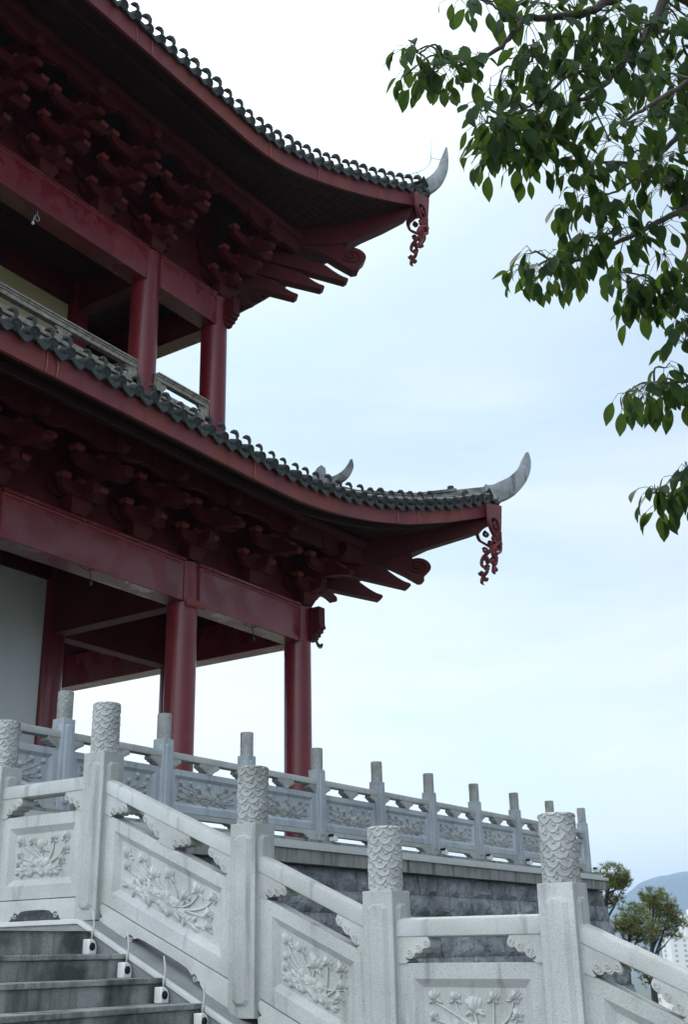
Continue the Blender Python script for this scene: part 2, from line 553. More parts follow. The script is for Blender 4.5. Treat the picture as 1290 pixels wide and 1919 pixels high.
def shaft_mesh(material):
    m = MB()
    a = POST_W / 2
    m.box(-a, a, -a, a, 0, SHAFT)
    # raised bevelled panel with cut corners on each face
    pw, z0, z1, cut = 0.074, 0.07, SHAFT - 0.075, 0.03
    def ring(hw, zl, zh, c):
        return [(-hw, zl + c), (-hw + c, zl), (hw - c, zl), (hw, zl + c), (hw, zh - c), (hw - c, zh), (-hw + c, zh), (-hw, zh - c)]
    o1 = ring(pw, z0, z1, cut)
    o2 = ring(pw - 0.030, z0 + 0.02, z1 - 0.008, cut * 0.8)
    for q in range(4):
        R = Matrix.Rotation(q * math.pi / 2, 3, 'Z')
        vs = [R @ Vector((x, -a + 0.001, z)) for x, z in o1] + [R @ Vector((x, -a - 0.017, z)) for x, z in o2]
        m.add(vs, [(i, (i + 1) % 8, 8 + (i + 1) % 8, 8 + i) for i in range(8)] + [tuple(range(8, 16))])
    return m.mesh('post', material, smooth=False)
SHAFTM = {k: shaft_mesh(k) for k in ('granite', 'granite_blue')}
def post(parent, x, y, z, material='granite', rot=0):
    p = link(bpy.data.objects.new('post', SHAFTM[material]), parent, (x, y, z), 0.006)
    h = link(bpy.data.objects.new('post_head', HEAD), p, (x, y, z + SHAFT - 0.001))
    h.rotation_euler.z = rot
    return p

def carving(m, fn, uc, vc, hu, hv, seed, dense):
    """lotus stems, buds and leaves in relief inside a field of half size hu,hv"""
    rnd = random.Random(seed)
    def bud(u, v, s, ang):
        for k, off in enumerate((-0.62, 0.62, -0.3, 0.3, 0)):
            a = ang + off
            cu, cv = u + s * 0.42 * math.sin(a) * -1, v + s * 0.42 * math.cos(a)
            m.blob(fn, (cu, cv), (s * 0.27, s * 0.56, 0.012 + 0.005 * k, a), 8, 5)
        m.blob(fn, (u, v), (s * 0.62, s * 0.22, 0.013, ang), 8, 4)
        for sg in (-1, 1):
            m.blob(fn, (u - s * 0.45 * sg, v - s * 0.1), (s * 0.34, s * 0.12, 0.012, ang + 0.6 * sg), 7, 4)
    def stem(p, q, bend, r=0.010):
        pts = []
        for i in range(11):
            t = i / 10
            u = p[0] + (q[0] - p[0]) * t + bend * math.sin(math.pi * t) * hu
            v = p[1] + (q[1] - p[1]) * t - abs(bend) * 0.5 * math.sin(math.pi * t) * hv
            pts.append((u, v))
        m.tube([fn(u, 0.004, v) for u, v in pts], [r * (1 - 0.35 * i / 10) for i in range(11)], 7)
    root = (uc + 0.12 * hu, vc - 0.62 * hv)
    if dense:
        fl = [(-0.86, 0.55, 0.30), (-0.55, 0.62, 0.26), (-0.28, 0.22, 0.34), (0.03, 0.60, 0.30), (0.34, 0.05, 0.30), (0.60, 0.58, 0.34), (0.88, 0.62, 0.24), (0.80, -0.12, 0.26), (0.82, -0.62, 0.22), (-0.86, 0.0, 0.22), (-0.52, -0.25, 0.24)]
    else:
        fl = [(-0.80, 0.62, 0.19), (-0.38, 0.62, 0.17), (0.0, 0.28, 0.27), (0.38, 0.64, 0.17), (0.78, 0.68, 0.19), (0.82, 0.10, 0.17), (0.70, -0.35, 0.16), (-0.82, 0.02, 0.13), (-0.84, -0.38, 0.14)]
    for fu, fv, s in fl:
        u, v = uc + fu * hu, vc + fv * hv
        s2 = s * (hv if dense else min(hu, hv)) * (1.5 if dense else 2.05)
        bud(u, v, s2, -0.45 * fu + rnd.uniform(-0.3, 0.3))
        stem((root[0] + rnd.uniform(-0.25, 0.25) * hu, root[1] + rnd.uniform(0, 0.2) * hv), (u, v - s2 * 0.15), rnd.uniform(-0.12, 0.12) + 0.1 * (fu > 0), 0.0095)
    # lotus leaves low in the field, ribbed and scalloped
    for lu, lv, su, sv, a in ((-0.30, -0.48, 0.40, 0.34, 0.2), (-0.66, -0.66, 0.32, 0.22, -0.1), (0.06, -0.52, 0.30, 0.38, 0.4), (0.40, -0.68, 0.28, 0.2, -0.3)):
        m.blob(fn, (uc + lu * hu, vc + lv * hv), (su * hu, sv * hv, 0.016, a), 14, 5)
        for k in range(7):
            q = 2 * math.pi * k / 7
            m.blob(fn, (uc + lu * hu + 0.8 * su * hu * math.cos(q), vc + lv * hv + 0.8 * sv * hv * math.sin(q)), (su * hu * 0.32, sv * hv * 0.42, 0.017, q), 7, 4)
        for k in range(5):
            q = 0.5 + k * 0.55
            m.tube([fn(uc + lu * hu, 0.018, vc + lv * hv), fn(uc + lu * hu + 0.8 * su * hu * math.cos(q), 0.012, vc + lv * hv + 0.8 * sv * hv * math.sin(q))], 0.004, 5)

BAYC = {}
def bay_meshes(dirv, nrm, Lb, slope, seed, material):
    key = (dirv, nrm, round(Lb, 3), round(slope, 3), material, seed)
    if key in BAYC:
        return BAYC[key]
    D, Nn = Vector(dirv), Vector(nrm)
    def fn0(u, w, v):
        return D * u + Nn * w + Vector((0, 0, v + slope * u))
    out = []
    e0, e1 = POST_W / 2 - 0.004, Lb - POST_W / 2 + 0.004
    LL = e1 - e0
    # handrail: rounded top profile
    prof = [(-0.072, 0.940), (-0.072, 1.012), (-0.060, 1.036), (-0.03, 1.046), (0.03, 1.046), (0.060, 1.036), (0.072, 1.012), (0.072, 0.940), (0.052, 0.932), (-0.052, 0.932)]
    m = MB()
    n = len(prof)
    vs = [fn0(u, a, b) for u in (e0, e1) for a, b in prof]
    m.add(vs, [tuple(range(n)), tuple(range(n, 2 * n))] + [(i, (i + 1) % n, n + (i + 1) % n, n + i) for i in range(n)])
    out.append(('handrail', m.mesh('handrail', material if material != 'granite_blue' else 'granite', smooth='auto'), 0.004))
    # panel
    pb, pt, tw = 0.172, 0.792, 0.058
    m = MB()
    O = [(e0, pb), (e1, pb), (e1, pt), (e0, pt)]
    fb, ft = pb + 0.10, pt - 0.085
    fu0, fu1 = e0 + 0.105, e1 - 0.105
    Fq = [(fu0, fb), (fu1, fb), (fu1, ft), (fu0, ft)]
    bv = 0.048
    S = [(fu0 + bv, fb + bv), (fu1 - bv, fb + bv), (fu1 - bv, ft - bv), (fu0 + bv, ft - bv)]
    vs = [fn0(u, tw, v) for u, v in O] + [fn0(u, tw, v) for u, v in Fq] + [fn0(u, tw - 0.034, v) for u, v in S] + [fn0(u, -tw, v) for u, v in O]
    fs = [(i, (i + 1) % 4, 4 + (i + 1) % 4, 4 + i) for i in range(4)] + [(4 + i, 4 + (i + 1) % 4, 8 + (i + 1) % 4, 8 + i) for i in range(4)] + [(8, 9, 10, 11)] + [(i, (i + 1) % 4, 12 + (i + 1) % 4, 12 + i) for i in range(4)] + [(12, 13, 14, 15)]
    m.add(vs, fs)
    out.append(('panel', m.mesh('panel', material), 0.003))
    m = MB()
    fnc = lambda u, w_, v: fn0(u, tw - 0.035 + w_ * 1.45, v)
    carving(m, fnc, (fu0 + fu1) / 2, (fb + ft) / 2, (fu1 - fu0) / 2 - bv - 0.012, (ft - fb) / 2 - bv - 0.008, seed, (fu1 - fu0) > 0.95)
    out.append(('carving', m.mesh('carving', 'granite_pale' if material == 'granite' else 'granite_carved', smooth='all'), 0))
    # base piece with scrolled feet and a long arched opening
    h = 0.166
    f = min(0.30, LL * 0.24)
    half = [(0.02, h), (0.0, h - 0.03), (0.012, h - 0.07), (0.035, h - 0.085), (0.012, h - 0.10), (0.0, 0.045), (0.012, 0.0), (f * 0.62, 0.0)] + [(f * 0.80, 0.012), (f * 0.92, 0.035), (f * 0.93, 0.055)] + arc(f + 0.025, 0.052, 0.026, 190, 20, 6) + [(f + 0.09, 0.085), (f + 0.16, 0.092)]
    outl = [(e0 + a, b) for a, b in half] + [(e1 - a, b) for a, b in half[::-1]]
    m = MB().prism(outl, fn0, -0.066, 0.066)
    for sg, e in ((1, e0), (-1, e1)):
        m.tube([fn0(e + sg * a, 0.066, b) for a, b in spiral(f + 0.025, 0.052, 0.02, 1.2 * 1, 150)], 0.004, 5)
    out.append(('base_piece', m.mesh('base_piece', 'granite_pale' if material == 'granite' else 'granite', smooth='auto'), 0.004))
    # cloud brackets under the handrail
    z0, z1 = 0.79, 0.938
    c3 = [(0.088, z0 + 0.062, 0.036), (0.148, z0 + 0.088, 0.033), (0.202, z0 + 0.110, 0.029)]
    lob = arc(*c3[0], 222, 345, 6) + arc(*c3[1], 238, 345, 6) + arc(*c3[2], 240, 395, 8)
    end = [(0, z0), (0.058, z0), (0.078, z0 + 0.012), (0.060, z0 + 0.026)] + lob + [(0.215, z1), (0, z1)]
    mid = [(0.066, z0), (0.082, z0 + 0.012), (0.064, z0 + 0.026)] + lob + [(0.215, z1)]
    cent = [(a_, b_) for a_, b_, r_ in c3]
    def deco(m, u0, sg):
        for (a, b) in cent:
            for side in (1, -1):
                m.tube([fn0(u0 + sg * p, side * 0.066, q) for p, q in spiral(a, b, 0.023, 1.3, 250, 22)], 0.006, 5)
    bl = []
    m = MB().prism([(e0 + a, b) for a, b in end], fn0, -0.066, 0.066)
    deco(m, e0, 1)
    bl.append(m)
    m = MB().prism([(e1 - a, b) for a, b in end], fn0, -0.066, 0.066)
    deco(m, e1, -1)
    bl.append(m)
    if LL > 1.1:
        uc = (e0 + e1) / 2
        m = MB().prism([(uc + a, b) for a, b in mid] + [(uc - a, b) for a, b in mid[::-1]], fn0, -0.066, 0.066)
        deco(m, uc, 1)
        deco(m, uc, -1)
        bl.append(m)
    for m in bl:
        out.append(('cloud_bracket', m.mesh('cloud_bracket', 'granite_pale' if material == 'granite' else 'granite_carved', smooth='auto'), 0.003))
    BAYC[key] = out
    return out
def bay(parent, p0, dirv, nrm, Lb, slope, seed, material='granite'):
    pan = None
    for name, me, bev in bay_meshes(dirv, nrm, Lb, slope, seed, material):
        o = link(bpy.data.objects.new(name, me), pan if name == 'carving' else parent, p0, bev)
        if name == 'panel':
            pan = o

# stair balustrade: posts on the line x = 6.31, running down towards the viewer
BX = 6.31
stair_posts = [(9.79, 0.272), (8.66, 0.272), (7.53, 0.272), (6.39, 0.272), (4.945, -0.362), (3.895, -0.840), (2.725, -0.850), (1.30, -1.50)]
sb = thing('stair_balustrade', 'pale carved granite balustrade stepping down beside the stone stairs, with lotus panels', 'balustrade', (BX, 6.39, 0.272))
for i, (y, z) in enumerate(stair_posts):
    post(sb, BX, y, z, 'granite', rot=i * 1.13)
for i in range(len(stair_posts) - 1):
    (y0, z0), (y1, z1) = stair_posts[i], stair_posts[i + 1]
    bay(sb, (BX, y0, z0), (0, -1, 0), (-1, 0, 0), y0 - y1, (z1 - z0) / (y0 - y1), i + 3)

# terrace balustrade along the deck
DY, DZ = 11.7, 1.857
db = thing('terrace_balustrade', 'long level granite balustrade along the edge of the pavilion terrace', 'balustrade', (16.7, DY, DZ))
dxs = [10.765 + 1.9955 * (i - 2) for i in range(12)]
for i, x in enumerate(dxs):
    post(db, x, DY, DZ, 'granite_blue', rot=i * 0.9)
for i in range(len(dxs) - 1):
    bay(db, (dxs[i], DY, DZ), (1, 0, 0), (0, -1, 0), 1.9955, 0.0, 11 + i % 3, 'granite_blue')

# ================================================================== terrace
tr = thing('stone_terrace', 'raised stone terrace with rough grey block retaining wall under the balustrade', 'terrace', (17, 12, 0))
def retaining_wall():
    m = MB()
    rnd = random.Random(9)
    ztop, course = 1.43, 0.375
    batter = 0.16
    def block(fn, u0, u1, z0, z1):
        nu, nv = 7, 5
        vs, fs = [], []
        tilt, off = rnd.uniform(-0.02, 0.02), rnd.uniform(0, 0.025)
        sd = rnd.uniform(0, 99)
        for j in range(nv + 1):
            for i in range(nu + 1):
                a, b = i / nu, j / nv
                edge = min(min(a, 1 - a) * 4, min(b, 1 - b) * 4, 1)
                u = u0 + 0.008 + (u1 - u0 - 0.016) * a
                z = z0 + 0.007 + (z1 - z0 - 0.014) * b
                d = -0.03 + edge * (0.045 + off) + edge * 0.085 * mnoise.fractal(Vector((u * 3.1 + sd, z * 4.2, sd)), 1.0, 2.0, 3) + tilt * (a - 0.5)
                vs.append(fn(u, z, d))
        for j in range(nv):
            for i in range(nu):
                o = j * (nu + 1) + i
                fs.append((o, o + 1, o + nu + 2, o + nu + 1))
        m.add(vs, fs)
    front = lambda u, z, d: (u, 11.62 - (ztop - z) * batter - d, z)
    for c in range(15):
        z1 = ztop - c * course
        z0 = z1 - course
        xe = 29.43 + (ztop - (z0 + z1) / 2) * 0.27
        u = 5.0 - rnd.uniform(0, 0.5)
        while u < xe - 0.05:
            u1 = min(u + rnd.uniform(0.45, 0.95), xe)
            if xe - u1 < 0.2:
                u1 = xe
            block(front, u, u1, z0, z1)
            u = u1
        side = lambda v, z, d: (29.43 + (ztop - z) * 0.27 + d, v, z)
        v = 11.62 - (ztop - (z0 + z1) / 2) * batter
        while v < 30:
            v1 = v + rnd.uniform(0.5, 0.9)
            block(side, v, v1, z0, z1)
            v = v1
    # solid core behind the rough faces
    z0 = ztop - 15 * course
    a = (ztop - z0)
    m.add([(4, 11.66, ztop), (29.39, 11.66, ztop), (29.39, 40, ztop), (4, 40, ztop), (4, 11.66 - a * batter, z0), (29.39 + a * .27, 11.66 - a * batter, z0), (29.39 + a * .27, 40, z0), (4, 40, z0)],
          [(0, 1, 5, 4), (1, 2, 6, 5), (2, 3, 7, 6), (3, 0, 4, 7), (4, 5, 6, 7)])
    return m.build('retaining_wall', 'rock', tr, smooth='auto')
retaining_wall()
m = MB()
xs = [4 + 1.27 * i for i in range(21)] + [29.50]
for a, b in zip(xs[:-1], xs[1:]):
    m.box(a + 0.002, b - 0.002, 11.48, 12.2, 1.436, 1.70)
for k in range(14):
    m.box(28.9, 29.497, 12.204 + k * 1.27, 13.466 + k * 1.27, 1.437, 1.70)
m.build('coping', 'slab_stone', tr, bevel=0.006)
MB().box(4, 29.47, 11.56, 40, 1.703, 1.853).build('terrace_deck', 'slab_stone', tr)
m = MB()
m.box(4, 29.53, 11.44, 11.475, 1.66, 1.735)
m.box(4, 29.40, 11.53, 11.556, 1.735, 1.80)
m.build('edge_strip', 'white_trim', tr, bevel=0.005)

# ================================================================== staircase
st = thing('stone_staircase', 'worn grey stone stairs rising on the left with a white strip along their kerb', 'stairs', (3.5, 5, -0.3))
XS = 6.04
RISE, TREAD = 0.1525, 0.3375
ny, nzz = 6.155, 0.194
MB().box(-12, XS, ny + 0.003, 11.45, -1.75, nzz - 0.004).build('landing', 'step_stone', st)
k = 0
y, z = ny, nzz
steps = []
while z - RISE > -0.93:
    z -= RISE
    steps.append((y - TREAD, y, z))
    y -= TREAD
ylow = y
steps.append((2.62, y, z - RISE))
z -= RISE
y = 2.62
while z - RISE > -1.6:
    z -= RISE
    steps.append((y - TREAD, y, z))
    y -= TREAD
step0 = None
for (a, b, zt) in steps:
    m = MB()
    m.box(-12, XS, a - 0.0, b - 0.004, -1.75 if b < 3 else -1.75, zt - 0.035)
    m.box(-12, XS, a - 0.022, b - 0.004, zt - 0.0345, zt)
    m.build('step', 'step_stone', st, bevel=0.006)
# nosing of the landing
MB().box(-12, XS, ny - 0.022, ny + 0.30, nzz - 0.0035, nzz + 0.0).build('step', 'step_stone', st, bevel=0.006)
# kerb under the balustrade: follows posts' foot levels
prof = [(11.45, 0.266)] + [(yy, zz - 0.006) for yy, zz in ((6.28, 0.272), (4.945, -0.362), (3.95, -0.832), (3.80, -0.85), (2.64, -0.85), (1.30, -1.50))] + [(1.18, -1.56), (1.18, -1.75), (11.45, -1.75)]
MB().prism(prof, lambda a, w_, b: (w_, a, b), XS + 0.002, 6.56).build('kerb', 'kerb_stone', st, bevel=0.004)
top = [(11.45, 0.266), (6.28, 0.266), (4.945, -0.368), (3.95, -0.838), (3.80, -0.856), (2.64, -0.856), (1.30, -1.506)]
outl = [(a, b + 0.012) for a, b in top] + [(a, b - 0.022) for a, b in top[::-1]]
MB().prism(outl, lambda a, w_, b: (w_, a, b), XS - 0.014, XS + 0.026).build('edge_strip', 'white_trim', st, bevel=0.004)

# small white step spotlights with a cable over the kerb
def step_light(x, y, z, label):
    t = thing('step_light', label, 'spotlight', (x, y, z), 'white step spotlights against the kerb')
    s = 0.037
    m = MB().prism([(-s, 0), (s, 0), (s, 0.055), (s * 0.55, 0.085), (s * -0.1, 0.098), (-s, 0.098)], lambda a, w_, b: (x + a, y + w_, z + b), -0.032, 0.032)
    m.build('housing', 'white_plastic', t, bevel=0.006, smooth='auto')
    MB().lathe([(0.026, 0), (0.026, 0.004), (0.020, 0.006)], (x - 0.008, y - 0.033, z + 0.050), 20, (0, -1, 0)).build('lens', 'black_glass', t, smooth='auto')
    MB().tube([(x + 0.02, y + 0.01, z + 0.09), (x + 0.045, y + 0.02, z + 0.15), (XS - 0.018, y + 0.012, z + 0.20), (XS - 0.018, y + 0.03, z + 0.285)], [0.005, 0.007, 0.007, 0.005], 7).build('cable', 'cable', t, smooth='all')
for k, lab in enumerate(('white step spotlight nearest the top of the stairs', 'white step spotlight on the second tread down, below the highest one', 'white step spotlight on the third tread, just above the lowest visible one', 'lowest visible white step spotlight, cut by the bottom of the picture')):
    yy = ny - TREAD * k - 0.062
    step_light(XS - 0.062, yy, nzz - RISE * (k + 1), lab)

# white spotlights at the feet of the terrace posts
names = ['fourth', 'fifth', 'sixth', 'seventh', 'eighth', 'ninth', 'tenth']
first = None
for k in range(10):
    x = dxs[k + 2] + 0.27
    lab = 'small white floodlight at the foot of the terrace balustrade, %s from the left' % ('first second third fourth fifth sixth seventh eighth ninth tenth'.split()[k])
    if first is None:
        t = thing('floodlight', lab, 'floodlight', (x, 11.56, 1.857), 'small floodlights along the terrace edge')
        m = MB().prism([(-0.06, 0), (0.06, 0), (0.075, 0.04), (0.035, 0.075), (-0.05, 0.105), (-0.075, 0.08)], lambda a, w_, b: (x + a, 11.545 + w_, 1.857 + b), -0.05, 0.05)
        m.build('housing', 'white_plastic', t, bevel=0.008, smooth='auto')
        MB().prism([(-0.079, 0.07), (-0.052, 0.112), (-0.075, 0.118), (-0.10, 0.08)], lambda a, w_, b: (x + a, 11.545 + w_, 1.857 + b), -0.052, 0.052).build('lens', 'black_glass', t)
        first, fx = t, x
    else:
        c = dup(first, (x - fx, 0, 0))
        c['label'] = lab

# ================================================================== the pavilion
DIAG = 33.92
CX, CY = 19.69, 14.23           # lower corner column
UX, UY = 18.283, 15.637         # upper corner column
MX, LX = 15.90, 11.02           # columns further along the front
XL = 3.0                        # where the modelled front ends on the left (far outside the view)
pv = thing('pavilion', 'two-storey red timber pavilion with upturned grey tiled eaves and bracket sets', 'pavilion', (15, 20, DZ))
P = lambda m, name, mt, **k: m.build(name, mt, pv, **k)

def column(x, y, z0, z1, r):
    m = MB().lathe([(r * 1.02, z0), (r, z0 + 0.3), (r, (z0 + z1) / 2), (r * 0.985, z1)], (x, y, 0), 40)
    return P(m, 'column', 'red_column', smooth='auto')
ZB0, ZB1 = 6.352, 7.145        # lower beam
for x in (6.7, LX, MX, CX):
    column(x, CY, DZ, ZB1 + 0.02, 0.298)
for y in (17.85, 22.2, 26.6):
    column(CX, y, DZ, ZB1 + 0.02, 0.298)
for x in (6.7, LX, MX):
    column(x, 17.85, DZ, 7.74, 0.285)
UB0, UB1 = 14.032, 14.81       # upper beam
for x in (6.7, LX, MX, UX):
    column(x, UY, 10.7, UB1 + 0.02, 0.315)
for y in (17.98, 22.2, 26.6):
    column(UX, y, 10.7, UB1 + 0.02, 0.315)
column(MX, 17.85, 10.7, UB1, 0.29)

def beams(yf, ya, z0, z1, cols, r, xc, trim):
    """front beams (face at yf) between columns, plus the side ones by reflection"""
    ends = list(zip(cols[:-1], cols[1:]))
    for a, b in ends:
        m = MB().box(a + 0.20, b - 0.20, yf, yf + 0.46, z0, z1)
        m.box(a + 0.20, b - 0.20, yf - 0.035, yf + 0.10, z1 + 0.003, z1 + 0.065)
        P(m, 'beam', 'red_gloss', bevel=0.012)
        t = MB()
        t.box(a + 0.215, b - 0.215, yf - 0.018, yf - 0.001, z1 - 0.055, z1 - 0.012)
        t.box(a + 0.215, a + 0.245, yf - 0.015, yf - 0.001, z0 + 0.03, z1 - 0.058)
        t.box(b - 0.245, b - 0.215, yf - 0.015, yf - 0.001, z0 + 0.03, z1 - 0.058)
        P(t, 'beam_trim', 'red_trim')
beams(14.0, CY, ZB0, ZB1, [XL, 6.7, LX, MX, CX], 0.298, CX, True)
beams(15.39, UY, UB0, UB1, [XL, 6.7, LX, MX, UX], 0.315, UX, True)
def side_beams(xf, z0, z1, ys):
    for a, b in zip(ys[:-1], ys[1:]):
        m = MB().box(xf - 0.46, xf, a + 0.20, b - 0.20, z0, z1)
        m.box(xf - 0.10, xf + 0.035, a + 0.20, b - 0.20, z1 + 0.003, z1 + 0.065)
        P(m, 'beam', 'red_gloss', bevel=0.012)
side_beams(CX + 0.23, ZB0, ZB1, [CY, 17.85, 22.2, 26.6])
side_beams(UX + 0.247, UB0, UB1, [UY, 17.98, 22.2, 26.6])
# cross beams inside the gallery
for x in (LX, MX):
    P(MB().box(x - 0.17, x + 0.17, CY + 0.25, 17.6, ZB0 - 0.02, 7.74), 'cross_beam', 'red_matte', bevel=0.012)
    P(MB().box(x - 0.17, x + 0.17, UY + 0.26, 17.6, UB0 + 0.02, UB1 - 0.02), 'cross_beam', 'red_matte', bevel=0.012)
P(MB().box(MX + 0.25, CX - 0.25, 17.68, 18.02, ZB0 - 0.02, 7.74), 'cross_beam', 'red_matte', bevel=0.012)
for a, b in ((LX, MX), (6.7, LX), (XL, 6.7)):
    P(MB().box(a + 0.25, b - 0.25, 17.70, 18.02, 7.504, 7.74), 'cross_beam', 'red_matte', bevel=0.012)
    P(MB().box(a + 0.25, b - 0.25, 17.66, 18.04, 14.20, UB1 - 0.02), 'cross_beam', 'red_matte', bevel=0.012)
# carved beam ends beyond the corner columns
def beam_end(x0, y0, z0, z1, r):
    for k in (0,):
        m = MB()
        prof = [(r * 0.8, z1), (0.58, z1), (0.58, z0 + 0.34), (0.60, z0 + 0.32), (0.60, z0 + 0.25), (0.54, z0 + 0.235), (0.54, z0 + 0.17), (0.47, z0 + 0.155), (0.47, z0 + 0.09), (0.39, z0 + 0.075), (0.37, z0 + 0.01), (r * 0.8, z0)]
        if k == 0:
            m.prism(prof, lambda a, w_, b: (x0 + w_, y0 - a, b), -0.115, 0.115)
        else:
            m.prism(prof, lambda a, w_, b: (x0 + a, y0 + w_, b), -0.13, 0.13)
        P(m, 'beam_end', 'red_matte', bevel=0.01)
beam_end(CX + 0.12, CY, ZB0 + 0.05, ZB1 - 0.01, 0.298)
beam_end(UX + 0.12, UY, UB0 + 0.05, UB1 - 0.01, 0.315)

# walls, floors, ceilings
P(MB().box(XL, MX - 0.24, 17.80, 17.95, DZ, 7.50), 'wall', 'wall_white')
P(MB().box(MX - 0.075, MX + 0.075, 18.1, 27, DZ, 7.74), 'wall', 'wall_white')
P(MB().box(XL, MX - 0.24, 17.80, 17.95, 10.75, 14.19), 'wall', 'wall_cream')
P(MB().box(MX - 0.075, MX + 0.075, 18.1, 27, 10.75, 14.79), 'wall', 'red_matte')
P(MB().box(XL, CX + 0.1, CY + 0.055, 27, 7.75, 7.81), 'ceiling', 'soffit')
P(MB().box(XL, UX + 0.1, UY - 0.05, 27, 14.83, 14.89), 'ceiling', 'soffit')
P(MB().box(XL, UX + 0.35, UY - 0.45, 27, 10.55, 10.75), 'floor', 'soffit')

# ---- eaves
def eave(yc, omid, otip, xt, zpts):
    zx, zz = zip(*zpts)
    def f(x):
        k = min(1.05, max(0, (x - 15.5) / (xt - 15.5)))
        return yc - (omid + (otip - omid) * k * k), float(np.interp(x, zx, zz))
    return f
lz = [(0, 8.05), (15.2, 8.045), (16.3, 8.065), (17.2, 8.135), (18.0, 8.235), (18.73, 8.35), (19.85, 8.59), (21.2, 8.99), (22.43, 9.42), (23.15, 9.70)]
uz = [(0, 16.53), (15.8, 16.53), (16.5, 16.56), (17.3, 16.70), (18.1, 16.92), (19.0, 17.19), (19.97, 17.49), (20.8, 17.77), (21.48, 18.01), (22.25, 18.32)]
EV = {'low': dict(f=eave(14.23, 2.5, 3.46, 23.15, lz), xt=23.15, fh=0.37, px=CX + 1.10, py=CY - 1.10, pz=8.86, ix=18.55, iy=15.37, iz=10.62, xc=CX, yc=CY, hip=([-1.2, 0, 1.0, 2.0, 2.8, 3.4], [10.62, 10.00, 9.66, 9.62, 9.82, 10.02])),
      'up': dict(f=eave(15.637, 3.0, 3.90, 22.18, uz), xt=22.18, fh=0.44, px=UX + 1.50, py=UY - 1.50, pz=17.0, ix=14.0, iy=19.92, iz=22.3, xc=UX, yc=UY, hip=([-4.3, -2, 0, 1.5, 2.6, 3.2, 3.7], [22.3, 20.3, 18.9, 18.3, 18.22, 18.38, 18.55]))}
roofs = {}
def xsamples(xt):
    return [XL] + list(np.arange(4.5, 14.6, 1.5)) + list(np.arange(15.0, xt - 0.05, 0.35)) + [xt]

def roof_h(E, x, y):
    """height of the tiled surface"""
    ye, ze = E['f'](x)
    ze += E['fh'] + 0.03
    yd = min(E['iy'], DIAG - x) if x > E['ix'] else E['iy']
    if x <= E['ix']:
        zi = E['iz']
    else:
        k = (x - E['ix']) / (E['xt'] - E['ix'])
        zi = float(np.interp(x - E['xc'], *E['hip']))
    t = 0 if yd <= ye + 1e-4 else min(1, max(0, (y - ye) / (yd - ye)))
    return ze + (zi - ze) * (0.72 * t + 0.28 * t * t), yd

